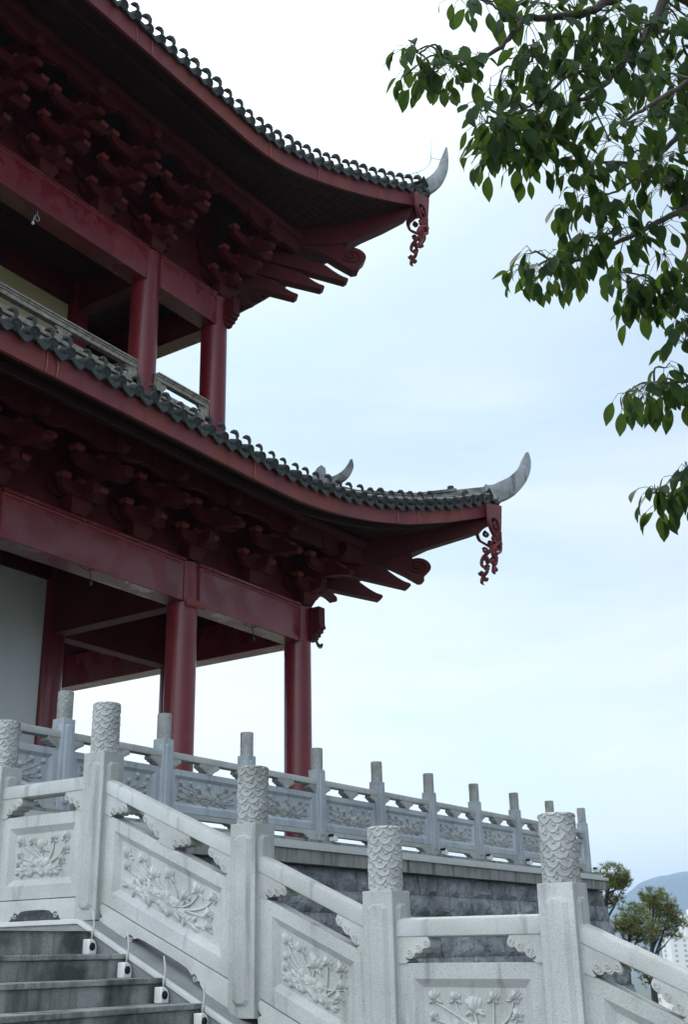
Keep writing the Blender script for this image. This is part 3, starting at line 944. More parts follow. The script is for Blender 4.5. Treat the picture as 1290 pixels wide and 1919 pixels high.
def build_roof(key):
    E = EV[key]
    f, xt, fh = E['f'], E['xt'], E['fh']
    X = xsamples(xt)
    # roof covering
    m = MB()
    vs, fs, nt_ = [], [], 9
    for x in X:
        ye, ze = f(x)
        yd = roof_h(E, x, ye)[1]
        for j in range(nt_ + 1):
            y = ye - 0.05 + (max(yd, ye) - ye + 0.05) * j / nt_
            vs.append((x, y, roof_h(E, x, y)[0] - 0.02))
    for i in range(len(X) - 1):
        for j in range(nt_):
            o = i * (nt_ + 1) + j
            fs.append((o, o + 1, o + nt_ + 2, o + nt_ + 1))
    m.add(vs, fs)
    # barrel tile rows
    xx = 7.1
    while xx < xt - 0.1:
        ye, ze = f(xx)
        yd = roof_h(E, xx, ye)[1]
        if yd - ye > 0.15:
            n = max(2, int((yd - ye) / 0.8))
            m.tube([(xx, ye - 0.04 + (yd - ye) * j / n, roof_h(E, xx, ye + (yd - ye) * j / n)[0] + 0.03) for j in range(n + 1)], 0.085, 6)
        xx += 0.362
    m.mirrored()
    rf = P(m, 'roof', 'tile', smooth='auto')
    roofs[key] = rf
    # fascia board
    m = MB()
    vs, fs = [], []
    for x in X:
        ye, ze = f(x)
        vs += [(x, ye, ze), (x, ye, ze + fh), (x, ye + 0.07, ze + fh), (x, ye + 0.07, ze)]
    for i in range(len(X) - 1):
        for a in range(4):
            b = (a + 1) % 4
            fs.append((i * 4 + a, i * 4 + b, i * 4 + 4 + b, i * 4 + 4 + a))
    m.add(vs, fs)
    m.mirrored()
    m.build('fascia_board', 'red_fascia', rf, smooth='auto')
    # a second slimmer board behind, stepping down under the flying rafters
    m = MB()
    vs, fs = [], []
    for x in X:
        ye, ze = f(x)
        k = max(0, min(1, (xt - x) / 2.5))
        yb = ye + 0.05 + 0.35 * k
        vs += [(x, yb, ze + 0.01 - 0.03 * k), (x, yb, ze + 0.12), (x, yb + 0.06, ze + 0.12), (x, yb + 0.06, ze + 0.01 - 0.03 * k)]
    for i in range(len(X) - 1):
        for a in range(4):
            b = (a + 1) % 4
            fs.append((i * 4 + a, i * 4 + b, i * 4 + 4 + b, i * 4 + 4 + a))
    m.add(vs, fs)
    m.mirrored()
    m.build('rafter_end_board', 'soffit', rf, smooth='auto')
    # boarded soffit from the fascia up to the eave purlin and back to the wall
    m = MB()
    vs, fs = [], []
    for x in X:
        ye, ze = f(x)
        py = min(max(E['py'], ye), max(ye + 0.02, DIAG - x)) if x > E['px'] - 0.001 else E['py']
        k = 0 if x <= E['px'] else (x - E['px']) / (xt - E['px'])
        zin = E['pz'] + (ze + 0.28 - E['pz']) * k
        wy = min(E['yc'] + 0.3, max(ye + 0.03, DIAG - x))
        vs += [(x, ye + 0.06, ze + 0.04), (x, (ye + 0.06 + py) / 2, ze + 0.04 + (zin - ze - 0.04) * 0.46), (x, max(py, ye + 0.07), zin), (x, max(wy, py, ye + 0.08), zin + 0.12)]
    for i in range(len(X) - 1):
        for a in range(3):
            o = i * 4 + a
            fs.append((o, o + 1, o + 5, o + 4))
    m.add(vs, fs)
    m.mirrored()
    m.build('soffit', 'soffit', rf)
    # round eave purlin and the board under it
    pz = E['pz']
    m = MB().tube([(XL, E['py'], pz - 0.18), (E['px'] - 0.25, E['py'], pz - 0.18), (E['px'] + 0.12, E['py'], pz - 0.13)], 0.15, 16)
    m.mirrored()
    P(m, 'eave_purlin', 'red_matte', smooth='auto')
    m = MB().box(XL, E['px'] - 0.15, E['py'] - 0.06, E['py'] + 0.06, pz - 0.66, pz - 0.30)
    m.mirrored()
    P(m, 'purlin_board', 'red_matte', bevel=0.01)
    # backing wall between the bracket sets
    zt = ZB1 if key == 'low' else UB1
    m = MB().box(XL, E['xc'], E['yc'] - 0.05, E['yc'] + 0.05, zt + 0.07, pz + 0.06)
    m.mirrored()
    P(m, 'bracket_backing', 'red_matte')
    # eave edge: disc ends, drip tiles and hooks
    m = MB()
    pts = [(x, *f(x)) for x in np.arange(XL, xt + 0.01, 0.05)]
    x = 7.1
    rnd = random.Random(5)
    while x < xt - 0.12:
        ye, ze = f(x)
        zt = ze + fh
        d = 0.03
        t = Vector((2 * d, f(x + d)[0] - f(x - d)[0], f(x + d)[1] - f(x - d)[1])).normalized()
        n = Vector((t.y, -t.x, 0)).normalized()
        up = t.cross(-n).normalized()
        if up.z < 0:
            up = -up
        O = Vector((x, ye, zt)) + Vector((rnd.uniform(-.02, .02), rnd.uniform(-.01, .015), rnd.uniform(-.016, .016)))
        # disc end of the barrel tile, rimmed
        axis = (n - up * 0.35).normalized()
        m.lathe([(0.098, -0.16), (0.102, 0.0), (0.102, 0.03), (0.088, 0.034), (0.082, 0.022), (0.03, 0.022), (0.02, 0.03)], O + n * 0.07 + up * 0.09, 14, axis)
        # drip tile: a curved lip with a rounded point, between two discs
        Q = O + t * 0.181
        lip = [(-0.150, 0.07), (-0.145, 0.015), (-0.10, -0.045), (-0.055, -0.085), (0, -0.125), (0.055, -0.085), (0.10, -0.045), (0.145, 0.015), (0.150, 0.07), (0.07, 0.025), (0, 0.010), (-0.07, 0.025)]
        def fl(a, w_, b, Q=Q, t=t, n=n, up=up):
            return Q + t * a + n * (0.055 + w_ + 0.35 * max(0, -b + 0.02) * 0.4 + 0.25 * (0.15 - abs(a)) * 0.4) + up * b
        m.prism(lip, fl, 0, 0.028)
        # trough of the tile running back under the roof
        m.prism([(-0.150, 0.07), (-0.07, 0.022), (0.07, 0.022), (0.150, 0.07), (0.150, 0.095), (0.07, 0.048), (-0.07, 0.048), (-0.150, 0.095)], lambda a, w_, b: Q + t * a - n * w_ + up * (b + w_ * 0.4), -0.05, 0.35)
        # hook ornament: a stem that swells and curls back over the roof
        B = O + n * 0.055 + up * 0.17
        path = [(0.0, 0.0), (0.012, 0.05), (0.014, 0.10), (0.008, 0.150), (-0.020, 0.188), (-0.062, 0.196), (-0.105, 0.184), (-0.140, 0.168)]
        hs = (1.1 if key == 'up' else 0.80) * rnd.uniform(0.88, 1.1)
        if key == 'low' and x > 21.0:
            x += 0.362 * t.x
            continue
        m.tube([B + (n * 0.55 + t * 0.83).normalized() * (a * hs) + up * (b * hs) for a, b in path], [q_ * hs for q_ in (0.030, 0.028, 0.034, 0.044, 0.052, 0.050, 0.034, 0.010)], 8)
        m.tube([B + (n * 0.55 + t * 0.83).normalized() * (0.03 * hs) + up * (0.12 * hs), B + (n * 0.55 + t * 0.83).normalized() * (0.055 * hs) + up * (0.10 * hs)], [0.022, 0.006], 6)
        x += 0.362 * t.x
    m.mirrored()
    m.build('eave_tile_row', 'tile', rf, smooth='auto')
    return rf
for kk in ('low', 'up'):
    build_roof(kk)

# plates under the eave corner, hip rafters, ridges and horns: all in the diagonal plane, d metres out from the corner column
S2 = math.sqrt(0.5)
def dfn(xc, yc):
    return lambda d, w_, z: (xc + d + w_ * S2, yc - d + w_ * S2, z)
fl, fu = dfn(CX, CY), dfn(UX, UY)
m = MB().prism([(0.3, 9.2), (0.9, 8.30), (1.35, 8.36), (1.87, 8.57), (2.43, 8.86), (2.9, 9.10), (3.10, 9.22), (3.36, 9.70), (2.6, 9.45), (1.9, 9.25), (1.2, 9.15)], fl, -0.17, 0.17)
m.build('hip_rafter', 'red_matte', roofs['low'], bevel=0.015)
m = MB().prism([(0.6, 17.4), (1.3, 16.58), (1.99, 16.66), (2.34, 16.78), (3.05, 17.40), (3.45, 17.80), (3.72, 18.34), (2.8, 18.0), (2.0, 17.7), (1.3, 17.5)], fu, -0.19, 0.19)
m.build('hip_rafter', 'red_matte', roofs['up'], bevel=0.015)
# spiral ended beams
def spiral_beam(pf, pts, c, r, w_):
    m = MB().prism(pts, pf, -w_, w_)
    for s in (-1, 1):
        m.tube([pf(a, s * w_, b) for a, b in spiral(c[0], c[1], r, 1.7, 200, 40, 0.08)], 0.030, 6)
    P(m, 'spiral_beam', 'red_matte', bevel=0.012, smooth='auto')
spiral_beam(fl, [(0.3, 8.62), (0.9, 8.40), (1.54, 8.20), (1.78, 8.05), (1.99, 7.885), (2.06, 7.90), (2.06, 8.00)] + arc(1.98, 8.25, 0.205, -50, 120, 10) + [(1.86, 8.56), (1.74, 8.58), (1.42, 8.66), (0.9, 8.9), (0.3, 9.0)], (1.97, 8.25), 0.165, 0.13)
spiral_beam(fu, [(0.5, 16.9), (1.3, 16.62), (1.9, 16.42), (2.15, 16.20), (2.43, 15.99), (2.53, 16.03), (2.55, 16.13)] + arc(2.41, 16.43, 0.26, -45, 120, 10) + [(2.24, 16.76), (2.1, 16.78), (1.7, 16.9), (1.0, 17.2), (0.5, 17.2)], (2.40, 16.43), 0.205, 0.15)
# slanted beaks under the corner
def beak(pf, tip, back, w_, lift=0.0, hgt=0.32):
    """tip=(d,z) of the lower end, back=(d,z) of the inner end of the underside"""
    (d1, z1), (d0, z0) = tip, back
    L_ = d1 - d0
    o = [(d0, z0), (d1 - 0.03, z1), (d1 + 0.03, z1 + 0.07), (d1 + 0.015, z1 + 0.12)]
    for i in range(1, 7):
        t = i / 6
        o.append((d1 - 0.01 - t * 0.36, z1 + 0.13 + (hgt - 0.02) * (t ** 1.35)))
    o += [(d0, z0 + hgt + 0.12)]
    return MB().prism(o, pf, -w_, w_)
for tip, back in (((1.81, 7.72), (0.05, 8.20)), ((1.34, 7.42), (0.0, 7.75))):
    P(beak(fl, tip, back, 0.125), 'corner_beak', 'red_matte', bevel=0.01)
for tip, back in (((2.31, 15.66), (0.3, 16.25)), ((1.88, 15.38), (0.2, 15.78)), ((1.41, 15.07), (0.1, 15.42))):
    P(beak(fu, tip, back, 0.13), 'corner_beak', 'red_matte', bevel=0.01)

# hip ridges with horns
def horn(pf, pts, w0, w1, parent, mt='plaster'):
    m = MB()
    n = len(pts)
    c = (sum(p[0] for p in pts) / n, sum(p[1] for p in pts) / n)
    m.prism(pts, pf, -w0, w0)
    return m.build('horn', mt, parent, bevel=0.02, smooth='auto')
def ribbon_horn(pf, cl, wd, parent, name='horn', mt='plaster', thick=(0.11, 0.05)):
    """centre line (d,z) and half widths along it, thinning to the tip"""
    m = MB()
    n = len(cl)
    vs, fs = [], []
    for i, ((d, z), hw) in enumerate(zip(cl, wd)):
        a, b = cl[max(0, i - 1)], cl[min(n - 1, i + 1)]
        t = Vector((b[0] - a[0], b[1] - a[1])).normalized()
        nn = Vector((-t.y, t.x))
        th = thick[0] + (thick[1] - thick[0]) * i / (n - 1)
        p, q = (d + nn.x * hw, z + nn.y * hw), (d - nn.x * hw, z - nn.y * hw)
        p2, q2 = (d + nn.x * hw * .86, z + nn.y * hw * .86), (d - nn.x * hw * .86, z - nn.y * hw * .86)
        vs += [pf(p[0], -th * .8, p[1]), pf(p[0], th * .8, p[1]), pf(p2[0], th, p2[1]), pf(q2[0], th, q2[1]), pf(q[0], th * .8, q[1]), pf(q[0], -th * .8, q[1]), pf(q2[0], -th, q2[1]), pf(p2[0], -th, p2[1])]
        if i:
            o = (i - 1) * 8
            fs += [(o + k, o + (k + 1) % 8, o + 8 + (k + 1) % 8, o + 8 + k) for k in range(8)]
    fs += [tuple(range(8)), tuple(range((n - 1) * 8, n * 8))]
    m.add(vs, fs)
    return m.build(name, mt, parent, smooth='auto')
def smooth_line(pts, n):
    pts = [Vector((*p, 0)) if len(p) == 2 else Vector(p) for p in pts]
    out = []
    P_ = [pts[0] * 2 - pts[1]] + pts + [pts[-1] * 2 - pts[-2]]
    for i in range(1, len(P_) - 2):
        for k in range(n):
            t = k / n
            a, b, c, d = P_[i - 1], P_[i], P_[i + 1], P_[i + 2]
            out.append(0.5 * ((2 * b) + (c - a) * t + (2 * a - 5 * b + 4 * c - d) * t * t + (3 * b - a - 3 * c + d) * t ** 3))
    out.append(pts[-1])
    return out
def lerp_list(v, n):
    return list(np.interp(np.linspace(0, len(v) - 1, n), range(len(v)), v))
cl = smooth_line([(3.22, 10.20), (3.42, 10.22), (3.62, 10.37), (3.80, 10.58), (3.94, 10.86), (4.00, 11.12), (4.03, 11.34)], 5)
lowhorn = ribbon_horn(fl, [(p.x, p.y) for p in cl], lerp_list([0.19, 0.21, 0.20, 0.155, 0.11, 0.08, 0.025], len(cl)), roofs['low'])
cl = smooth_line([(2.75, 18.66), (3.15, 18.68), (3.45, 18.69), (3.68, 18.75), (3.88, 18.88), (4.07, 19.12), (4.21, 19.45), (4.28, 19.84), (4.33, 20.24)], 5)
uphorn = ribbon_horn(fu, [(p.x, p.y) for p in cl], lerp_list([0.09, 0.13, 0.18, 0.205, 0.185, 0.15, 0.11, 0.075, 0.02], len(cl)), roofs['up'])
MB().prism([(3.17, 10.03), (3.47, 9.95), (3.22, 10.42)], fl, -0.125, 0.125).build('horn_foot', 'plaster', roofs['low'], bevel=0.015)
# ridges
def ridge(pf, pts, parent, h0, h1):
    m = MB()
    m.prism([(d, z) for d, z in pts] + [(d, z + (h0 if i else h1)) for i, (d, z) in list(enumerate(pts))[::-1]], pf, -0.085, 0.085)
    m.prism([(d, z + 0.12) for d, z in pts] + [(d, z + 0.16) for d, z in pts[::-1]], pf, -0.11, 0.11)
    m.prism([(d, z + h0 - 0.05) for d, z in pts[:-1]] + [(d, z + h0 + 0.03) for d, z in pts[-2::-1]], pf, -0.115, 0.115)
    return m.build('hip_ridge', 'plaster_dark', parent, bevel=0.01)
ridge(fl, [(-1.2, 10.62), (0, 10.02), (1.0, 9.74), (2.0, 9.75), (2.7, 9.93), (3.30, 10.07)], roofs['low'], 0.30, 0.30)
ridge(fu, [(-4.2, 22.3), (-2, 20.3), (0, 18.9), (1.5, 18.32), (2.6, 18.38), (3.2, 18.50), (3.58, 18.57)], roofs['up'], 0.30, 0.22)
cl = smooth_line([(0.44, 10.20), (0.62, 10.29), (0.76, 10.41), (0.85, 10.55), (0.90, 10.70), (0.92, 10.86)], 4)
ribbon_horn(fl, [(p.x, p.y) for p in cl], lerp_list([0.10, 0.10, 0.09, 0.075, 0.055, 0.02], len(cl)), roofs['low'], 'ridge_horn', 'plaster_dark', (0.10, 0.05))
MB().prism([(0.12, 10.05), (0.50, 10.05), (0.47, 10.56), (0.40, 10.64), (0.33, 10.56)], fl, -0.12, 0.12).build('ridge_finial', 'plaster', roofs['low'], bevel=0.01)
m = MB().lathe([(0.05, 0), (0.06, 0.05), (0.035, 0.08), (0.085, 0.15), (0.075, 0.21), (0.02, 0.23)], fl(2.62, 0, 10.12), 12)
m.lathe([(0.12, -0.05), (0.135, 0.03), (0.09, 0.06)], fl(2.86, -0.05, 10.10), 12, (-0.3, -0.9, -0.1))
m.build('ridge_finial', 'tile', roofs['low'], smooth='auto')
# lightning wire over the upper ridge
m = MB()
wl = smooth_line([fu(2.0, 0, 19.06), fu(2.9, 0, 19.08), fu(3.4, 0, 19.18), fu(3.78, 0, 19.38), fu(3.98, 0, 19.66), fu(4.03, 0, 19.95)], 5)
m.tube(wl, 0.010, 5)
m.tube([fu(4.02, 0, 19.90), fu(4.05, 0, 20.42)], 0.008, 5)
for (a, b), (c, d) in (((3.3, 19.15), (3.42, 18.9)), ((3.72, 19.33), (3.86, 19.12)), ((4.0, 19.86), (4.22, 19.84)), ((2.7, 19.06), (2.7, 18.85))):
    m.tube([fu(a, 0, b), fu(c, 0, d)], 0.008, 5)
m.build('lightning_wire', 'metal_wire', roofs['up'], smooth='all')
# fretwork pendants hung from both faces of each eave corner
def pendant(parent, x0, x1, y, z1, zs, ztip, lean):
    """front plate in plane y; x1 is the corner edge at z1"""
    m = MB()
    th = 0.035
    pf = lambda a, w_, b: (a, y + w_, b)
    W = x1 - x0
    Hh = z1 - ztip
    m.prism([(x0, z1 - 0.36), (x0 + 0.02, z1), (x1, z1 + 0.16), (x1 - 0.10, z1 - 0.40), (x1 - 0.155, z1 - 0.62), (x1 - 0.185, z1 - 0.62), (x1 - 0.19, z1 - 0.42), (x1 - 0.26, z1 - 0.30), (x1 - 0.42, z1 - 0.27), (x0 + 0.10, z1 - 0.34), (x0 + 0.06, z1 - 0.47), (x0 + 0.02, z1 - 0.47)], pf, -th, th)
    # main scrolling stem
    cx = x0 + W * 0.40
    stem = smooth_line([(x0 + 0.05, z1 - 0.44), (x0 + 0.10, z1 - 0.58), (cx - 0.02, z1 - 0.72), (cx + 0.10, z1 - 0.86), (cx - 0.12, z1 - 1.02), (cx - 0.17, z1 - 1.20), (cx - 0.04, z1 - 1.36), (cx - 0.16, z1 - 1.50), (cx - 0.20, ztip + 0.05), (cx - 0.14, ztip)], 6)
    n = len(stem)
    def flat(path, r):
        for s in (-0.022, 0.0, 0.022):
            m.tube([pf(p[0], s, p[1]) for p in path], r, 6)
    flat([(p.x, p.y) for p in stem], [0.034] * (n - 8) + [0.034 - 0.004 * k for k in range(8)])
    edge = smooth_line([(x1 - 0.16, z1 - 0.55), (x1 - 0.18, z1 - 0.80), (cx + 0.22, z1 - 1.02), (cx + 0.04, z1 - 1.14), (cx - 0.05, z1 - 1.18)], 6)
    flat([(p.x, p.y) for p in edge], 0.036)
    for (a, b, r, t0, sg) in ((cx + 0.00, z1 - 0.46, 0.085, 90, 1), (cx + 0.20, z1 - 0.60, 0.085, 60, -1), (cx + 0.08, z1 - 0.70, 0.075, 200, 1), (cx + 0.22, z1 - 0.86, 0.085, 0, 1), (cx - 0.06, z1 - 0.86, 0.080, 150, -1), (cx - 0.04, z1 - 1.30, 0.080, 30, 1), (cx - 0.06, z1 - 1.06, 0.075, 120, -1), (cx - 0.19, z1 - 1.40, 0.070, 160, 1), (cx - 0.10, z1 - 1.56, 0.055, 20, -1)):
        flat(spiral(a, b, r * 0.86, 1.05 * sg, t0, 22, 0.35), 0.027)
    m.mirrored()
    m.build('fretwork_pendant', 'red_fascia', parent, smooth='auto')
pendant(roofs['low'], 22.46, 23.17, 10.755, 9.74, 0, 8.05, 0)
pendant(roofs['up'], 21.52, 22.20, 11.72, 18.36, 0, 16.68, 0)
# painted seams and thin copper strips on the fascias
for key, xs in (('low', (9.95, 10.16, 14.9, 19.5, 20.2)), ('up', (12.25, 12.68, 16.5, 18.2, 20.45))):
    f = EV[key]['f']
    for x in xs:
        ye, ze = f(x)
        MB().tube([(x, ye - 0.012, ze - 0.01), (x + 0.02, ye - 0.014, ze + 0.12), (x + 0.005, ye - 0.012, ze + 0.36)], 0.011, 6).build('copper_strip', 'copper', roofs[key], smooth='all')

# ---- bracket sets
def scallop(half, z, h, n=3):
    """outline of a cross arm: flat top, rounded stepped underside; half length, base z, height"""
    o = [(-half, z + h), (-half, z + h * 0.62)] + [(-half + half * 0.5 * (1 - math.cos(t)), z + h * 0.62 * (1 - math.sin(t))) for t in [k * math.pi / 2 / 5 for k in range(1, 6)]]
    return o + [(-a, b) for a, b in o[::-1]]
def proj_arm(l, z, h):
    """outline of an arm reaching out from the wall, rounded below its nose"""
    return [(-0.1, z + h), (l, z + h), (l, z + h * 0.55)] + [(l - 0.45 * h * (1 - math.cos(t)) * 2, z + h * 0.55 * (1 - math.sin(t))) for t in [k * math.pi / 2 / 5 for k in range(1, 6)]] + [(-0.1, z)]
def bracket_proto(key):
    """a set at the origin: x along the wall, -y outwards, z from the beam top"""
    low = key == 'low'
    parts = []
    ped = MB()
    ped.add([(-0.24, -0.36, 0.16), (0.24, -0.36, 0.16), (0.24, 0.1, 0.16), (-0.24, 0.1, 0.16), (-0.17, -0.29, 0.0), (0.17, -0.29, 0.0), (0.17, 0.1, 0.0), (-0.17, 0.1, 0.0), (-0.24, -0.36, 0.30), (0.24, -0.36, 0.30), (0.24, 0.1, 0.30), (-0.24, 0.1, 0.30)],
            [(4, 5, 6, 7), (4, 5, 1, 0), (5, 6, 2, 1), (6, 7, 3, 2), (7, 4, 0, 3), (0, 1, 9, 8), (1, 2, 10, 9), (2, 3, 11, 10), (3, 0, 8, 11), (8, 9, 10, 11)])
    tiers = [(0.26, 0.34, 0.50), (0.60, 0.78, 0.64)] if low else [(0.26, 0.32, 0.50), (0.60, 0.72, 0.60), (0.96, 1.10, 0.70)]
    top = 1.05 if low else 1.36
    fx = lambda a, w_, b: (a, w_, b)
    arms, blocks, beaks = [], [], []
    for i, (z, out, half) in enumerate(tiers):
        # cross arm along the wall at this step
        arms.append(MB().prism(scallop(half + 0.04, z + 0.01, 0.25), lambda a, w_, b, o=out: (a, -o + w_, b), -0.07, 0.07))
        for s in (-1, 0, 1):
            u = s * (half - 0.05)
            blocks.append(MB().add([(u + a * p, -out + b * p, z + h) for p, h in ((0.075, 0.262), (0.10, 0.30), (0.10, 0.36)) for a, b in ((-1, -1), (1, -1), (1, 1), (-1, 1))], [(3, 2, 1, 0), (8, 9, 10, 11)] + [(k * 4 + i, k * 4 + (i + 1) % 4, k * 4 + 4 + (i + 1) % 4, k * 4 + 4 + i) for k in (0, 1) for i in range(4)]))
        # a second cross arm on the wall line
        arms.append(MB().prism(scallop(half + 0.12, z, 0.26), lambda a, w_, b: (a, -0.10 + w_, b), -0.06, 0.06))
        # arm reaching outwards
        nxt = out + 0.38
        if (low and i == 1) or (not low and i >= 1):
            L_ = nxt + 0.26
            o = [(-0.1, z + 0.02), (L_ - 0.22, z - 0.10), (L_, z - 0.16), (L_ + 0.05, z - 0.11), (L_ + 0.03, z - 0.03)]
            for k in range(1, 6):
                t = k / 5
                o.append((L_ - 0.34 * t, z - 0.02 + 0.28 * t ** 1.6))
            o += [(-0.1, z + 0.27)]
            beaks.append(MB().prism(o, lambda a, w_, b: (w_, -a, b), -0.095, 0.095))
        else:
            arms.append(MB().prism(proj_arm(nxt, z, 0.25), lambda a, w_, b: (w_, -a, b), -0.085, 0.085))
    # top cross arm under the purlin board and the squared nose beside it
    po = 1.10 if low else 1.50
    arms.append(MB().prism(scallop(0.68, top - 0.12 if low else top - 0.02, 0.28), lambda a, w_, b: (a, -po + w_, b), -0.085, 0.085))
    zt = top - 0.12 if low else top - 0.02
    nose = [(0.3, zt), (po + 0.22, zt), (po + 0.30, zt + 0.08), (po + 0.30, zt + 0.2), (po + 0.24, zt + 0.30), (0.3, zt + 0.30)]
    arms.append(MB().prism(nose, lambda a, w_, b: (w_, -a, b), -0.085, 0.085))
    return ped, blocks, arms, beaks
BR = {}
for key in ('low', 'up'):
    ped, blocks, arms, beaks = bracket_proto(key)
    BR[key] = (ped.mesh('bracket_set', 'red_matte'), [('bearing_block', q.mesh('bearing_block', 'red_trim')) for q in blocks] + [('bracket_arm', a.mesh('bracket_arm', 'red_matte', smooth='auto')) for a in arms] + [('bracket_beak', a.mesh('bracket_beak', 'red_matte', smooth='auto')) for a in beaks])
def bracket_set(key, x, y, z, rot):
    me, subs = BR[key]
    p = link(bpy.data.objects.new('bracket_set', me), pv, (x, y, z), 0.008)
    p.rotation_euler.z = rot
    for name, sm in subs:
        o = bpy.data.objects.new(name, sm)
        sc.collection.objects.link(o)
        WL[o.name] = Vector((x, y, z))
        o.parent = p
        b = o.modifiers.new('bevel', 'BEVEL')
        b.width = 0.007
        b.segments = 1
        b.limit_method = 'ANGLE'
for x in (6.7, 8.2, 9.75, LX, 12.83, 14.37, MX, 17.78, CX):
    bracket_set('low', x, CY, ZB1 + 0.07, 0)
for y in (CY, 16.05, 17.85, 19.3, 20.75):
    bracket_set('low', CX, y, ZB1 + 0.07, math.pi / 2)
for x in (7.75, 9.38, 11.0, 12.63, 14.26, MX, UX):
    bracket_set('up', x, UY, UB1 + 0.07, 0)
for y in (UY, 17.98, 19.6, 21.2):
    bracket_set('up', UX, y, UB1 + 0.07, math.pi / 2)

# ---- upper balcony rail
def balcony(x0, x1):
    y = 15.30
    m = MB()
    def bar(z0, z1, hw):
        m.box(x0, x1, y - hw, y + hw, z0, z1)
    bar(11.745, 11.785, 0.10)
    bar(11.70, 11.744, 0.075)
    bar(11.62, 11.699, 0.055)
    bar(11.595, 11.619, 0.07)
    m.box(x0, x0 + 0.13, y - 0.06, y + 0.06, 10.75, 11.594)
    m.box(x1 - 0.13, x1, y - 0.06, y + 0.06, 10.75, 11.594)
    bar(11.24, 11.38, 0.06)
    bar(10.80, 11.20, 0.03)
    P(m, 'balcony_rail', 'rail_wood', bevel=0.006)
    n = max(0, round((x1 - x0) / 1.75) - 1)
    fy = lambda a, w_, b: (a, y + w_, b)
    cut = lambda u, s: [(u, 11.594), (u + s * 0.18, 11.594), (u + s * 0.21, 11.55), (u + s * 0.15, 11.53), (u + s * 0.17, 11.48), (u + s * 0.10, 11.46), (u + s * 0.11, 11.38), (u, 11.38)]
    us = [x0 + 0.13 + (x1 - x0 - 0.26) * k / (n + 1) for k in range(1, n + 1)]
    for u in us:
        o = [(u + a, b) for a, b in ((-0.20, 11.594), (-0.23, 11.55), (-0.15, 11.53), (-0.17, 11.48), (-0.10, 11.46), (-0.12, 11.38), (0.12, 11.38), (0.10, 11.46), (0.17, 11.48), (0.15, 11.53), (0.23, 11.55), (0.20, 11.594))]
        q = MB().prism(o, fy, -0.035, 0.035)
        for k in (-0.07, 0.0, 0.07):
            q.box(u + k - 0.02, u + k + 0.02, y - 0.05, y - 0.036, 11.42, 11.57)
        P(q, 'rail_ornament', 'rail_wood', bevel=0.005)
    for u, s in ((x0 + 0.13, 1), (x1 - 0.13, -1)):
        P(MB().prism(cut(u, s), fy, -0.035, 0.035), 'rail_ornament', 'rail_wood', bevel=0.005)
balcony(LX + 0.27, MX - 0.52)
balcony(MX + 0.10, UX - 0.58)
balcony(6.7 + 0.3, LX - 0.27)
# small things fixed to the beams
def comb(x0, x1, y, z, drop):
    m = MB()
    m.box(x0, x1, y - 0.02, y, z - 0.09, z + 0.02)
    n = int((x1 - x0) / 0.045)
    for k in range(n):
        u = x0 + (k + 0.5) * (x1 - x0) / n
        m.box(u - 0.012, u + 0.012, y - 0.021, y - 0.003, z - 0.13, z - 0.091)
    return m
P(comb(LX - 0.3, LX + 0.14, 13.925, ZB0 - 0.02, 0), 'bird_comb', 'red_trim')
P(comb(MX - 0.24, MX + 0.32, 13.925, ZB0 + 0.03, 0), 'bird_comb', 'red_trim')
m = MB()
cl = [(CX - 0.16 + 0.075 * math.cos(t), 13.62 - 0.02 * t, 6.27 + 0.08 * math.sin(t)) for t in [1.2 + 0.35 * k for k in range(14)]]
m.tube(cl, 0.03, 6)
for p in cl[4:]:
    m.tube([p, (p[0], p[1], p[2] - 0.07)], [0.014, 0.008], 5)
m.tube([(CX - 0.18, 13.70, 6.46), (CX - 0.20, 13.62, 6.28)], 0.012, 5)
P(m, 'bird_comb', 'dark_wire', smooth='auto')
def hook_wire(p, lab, big=False):
    x, y, z = p
    t = thing('hanging_wire', lab, 'wire', p, 'loose lamp wires under the beams')
    m = MB().tube([(x, y, z), (x + 0.01, y - 0.03, z - 0.10), (x + 0.03, y - 0.03, z - 0.22)], 0.010, 5)
    m.tube([(x - 0.25, y, z + 0.0), (x - 0.1, y - 0.03, z - 0.05), (x, y - 0.03, z - 0.03), (x + 0.2, y, z + 0.02)], 0.009, 5)
    m.build('wire', 'dark_wire', t, smooth='all')
    MB().lathe([(0.012, -0.02), (0.03, 0.0), (0.032, 0.05), (0.012, 0.07)], (x + 0.03, y - 0.03, z - 0.29), 10).build('socket', 'dark_wire' if not big else 'white_plastic', t, smooth='auto')
hook_wire((13.25, 14.04, 6.352), 'loose dark wire and lamp socket under the middle of the lower front beam')
hook_wire((17.9, 14.10, 6.352), 'loose dark wire under the lower front beam between the two nearest red columns')
t = thing('hanging_bulb', 'small white bulb on a curled wire under the upper left beam', 'bulb', (12.35, 14.6, 13.2))
bx, by, bz = 12.62, 15.5, 14.032
m = MB().tube([(bx, by, bz), (bx, by, bz - 0.10)] + [(bx + 0.06 * math.sin(a), by, bz - 0.16 + 0.06 * math.cos(a)) for a in [0.4 * k for k in range(15)]] + [(bx - 0.08, by, bz - 0.24), (bx - 0.09, by, bz - 0.30)], 0.008, 6)
m.build('wire', 'white_trim', t, smooth='all')
MB().lathe([(0.010, -0.05), (0.028, -0.03), (0.028, 0.0), (0.012, 0.03)], (bx - 0.09, by, bz - 0.32), 12).build('bulb', 'white_plastic', t, smooth='all')

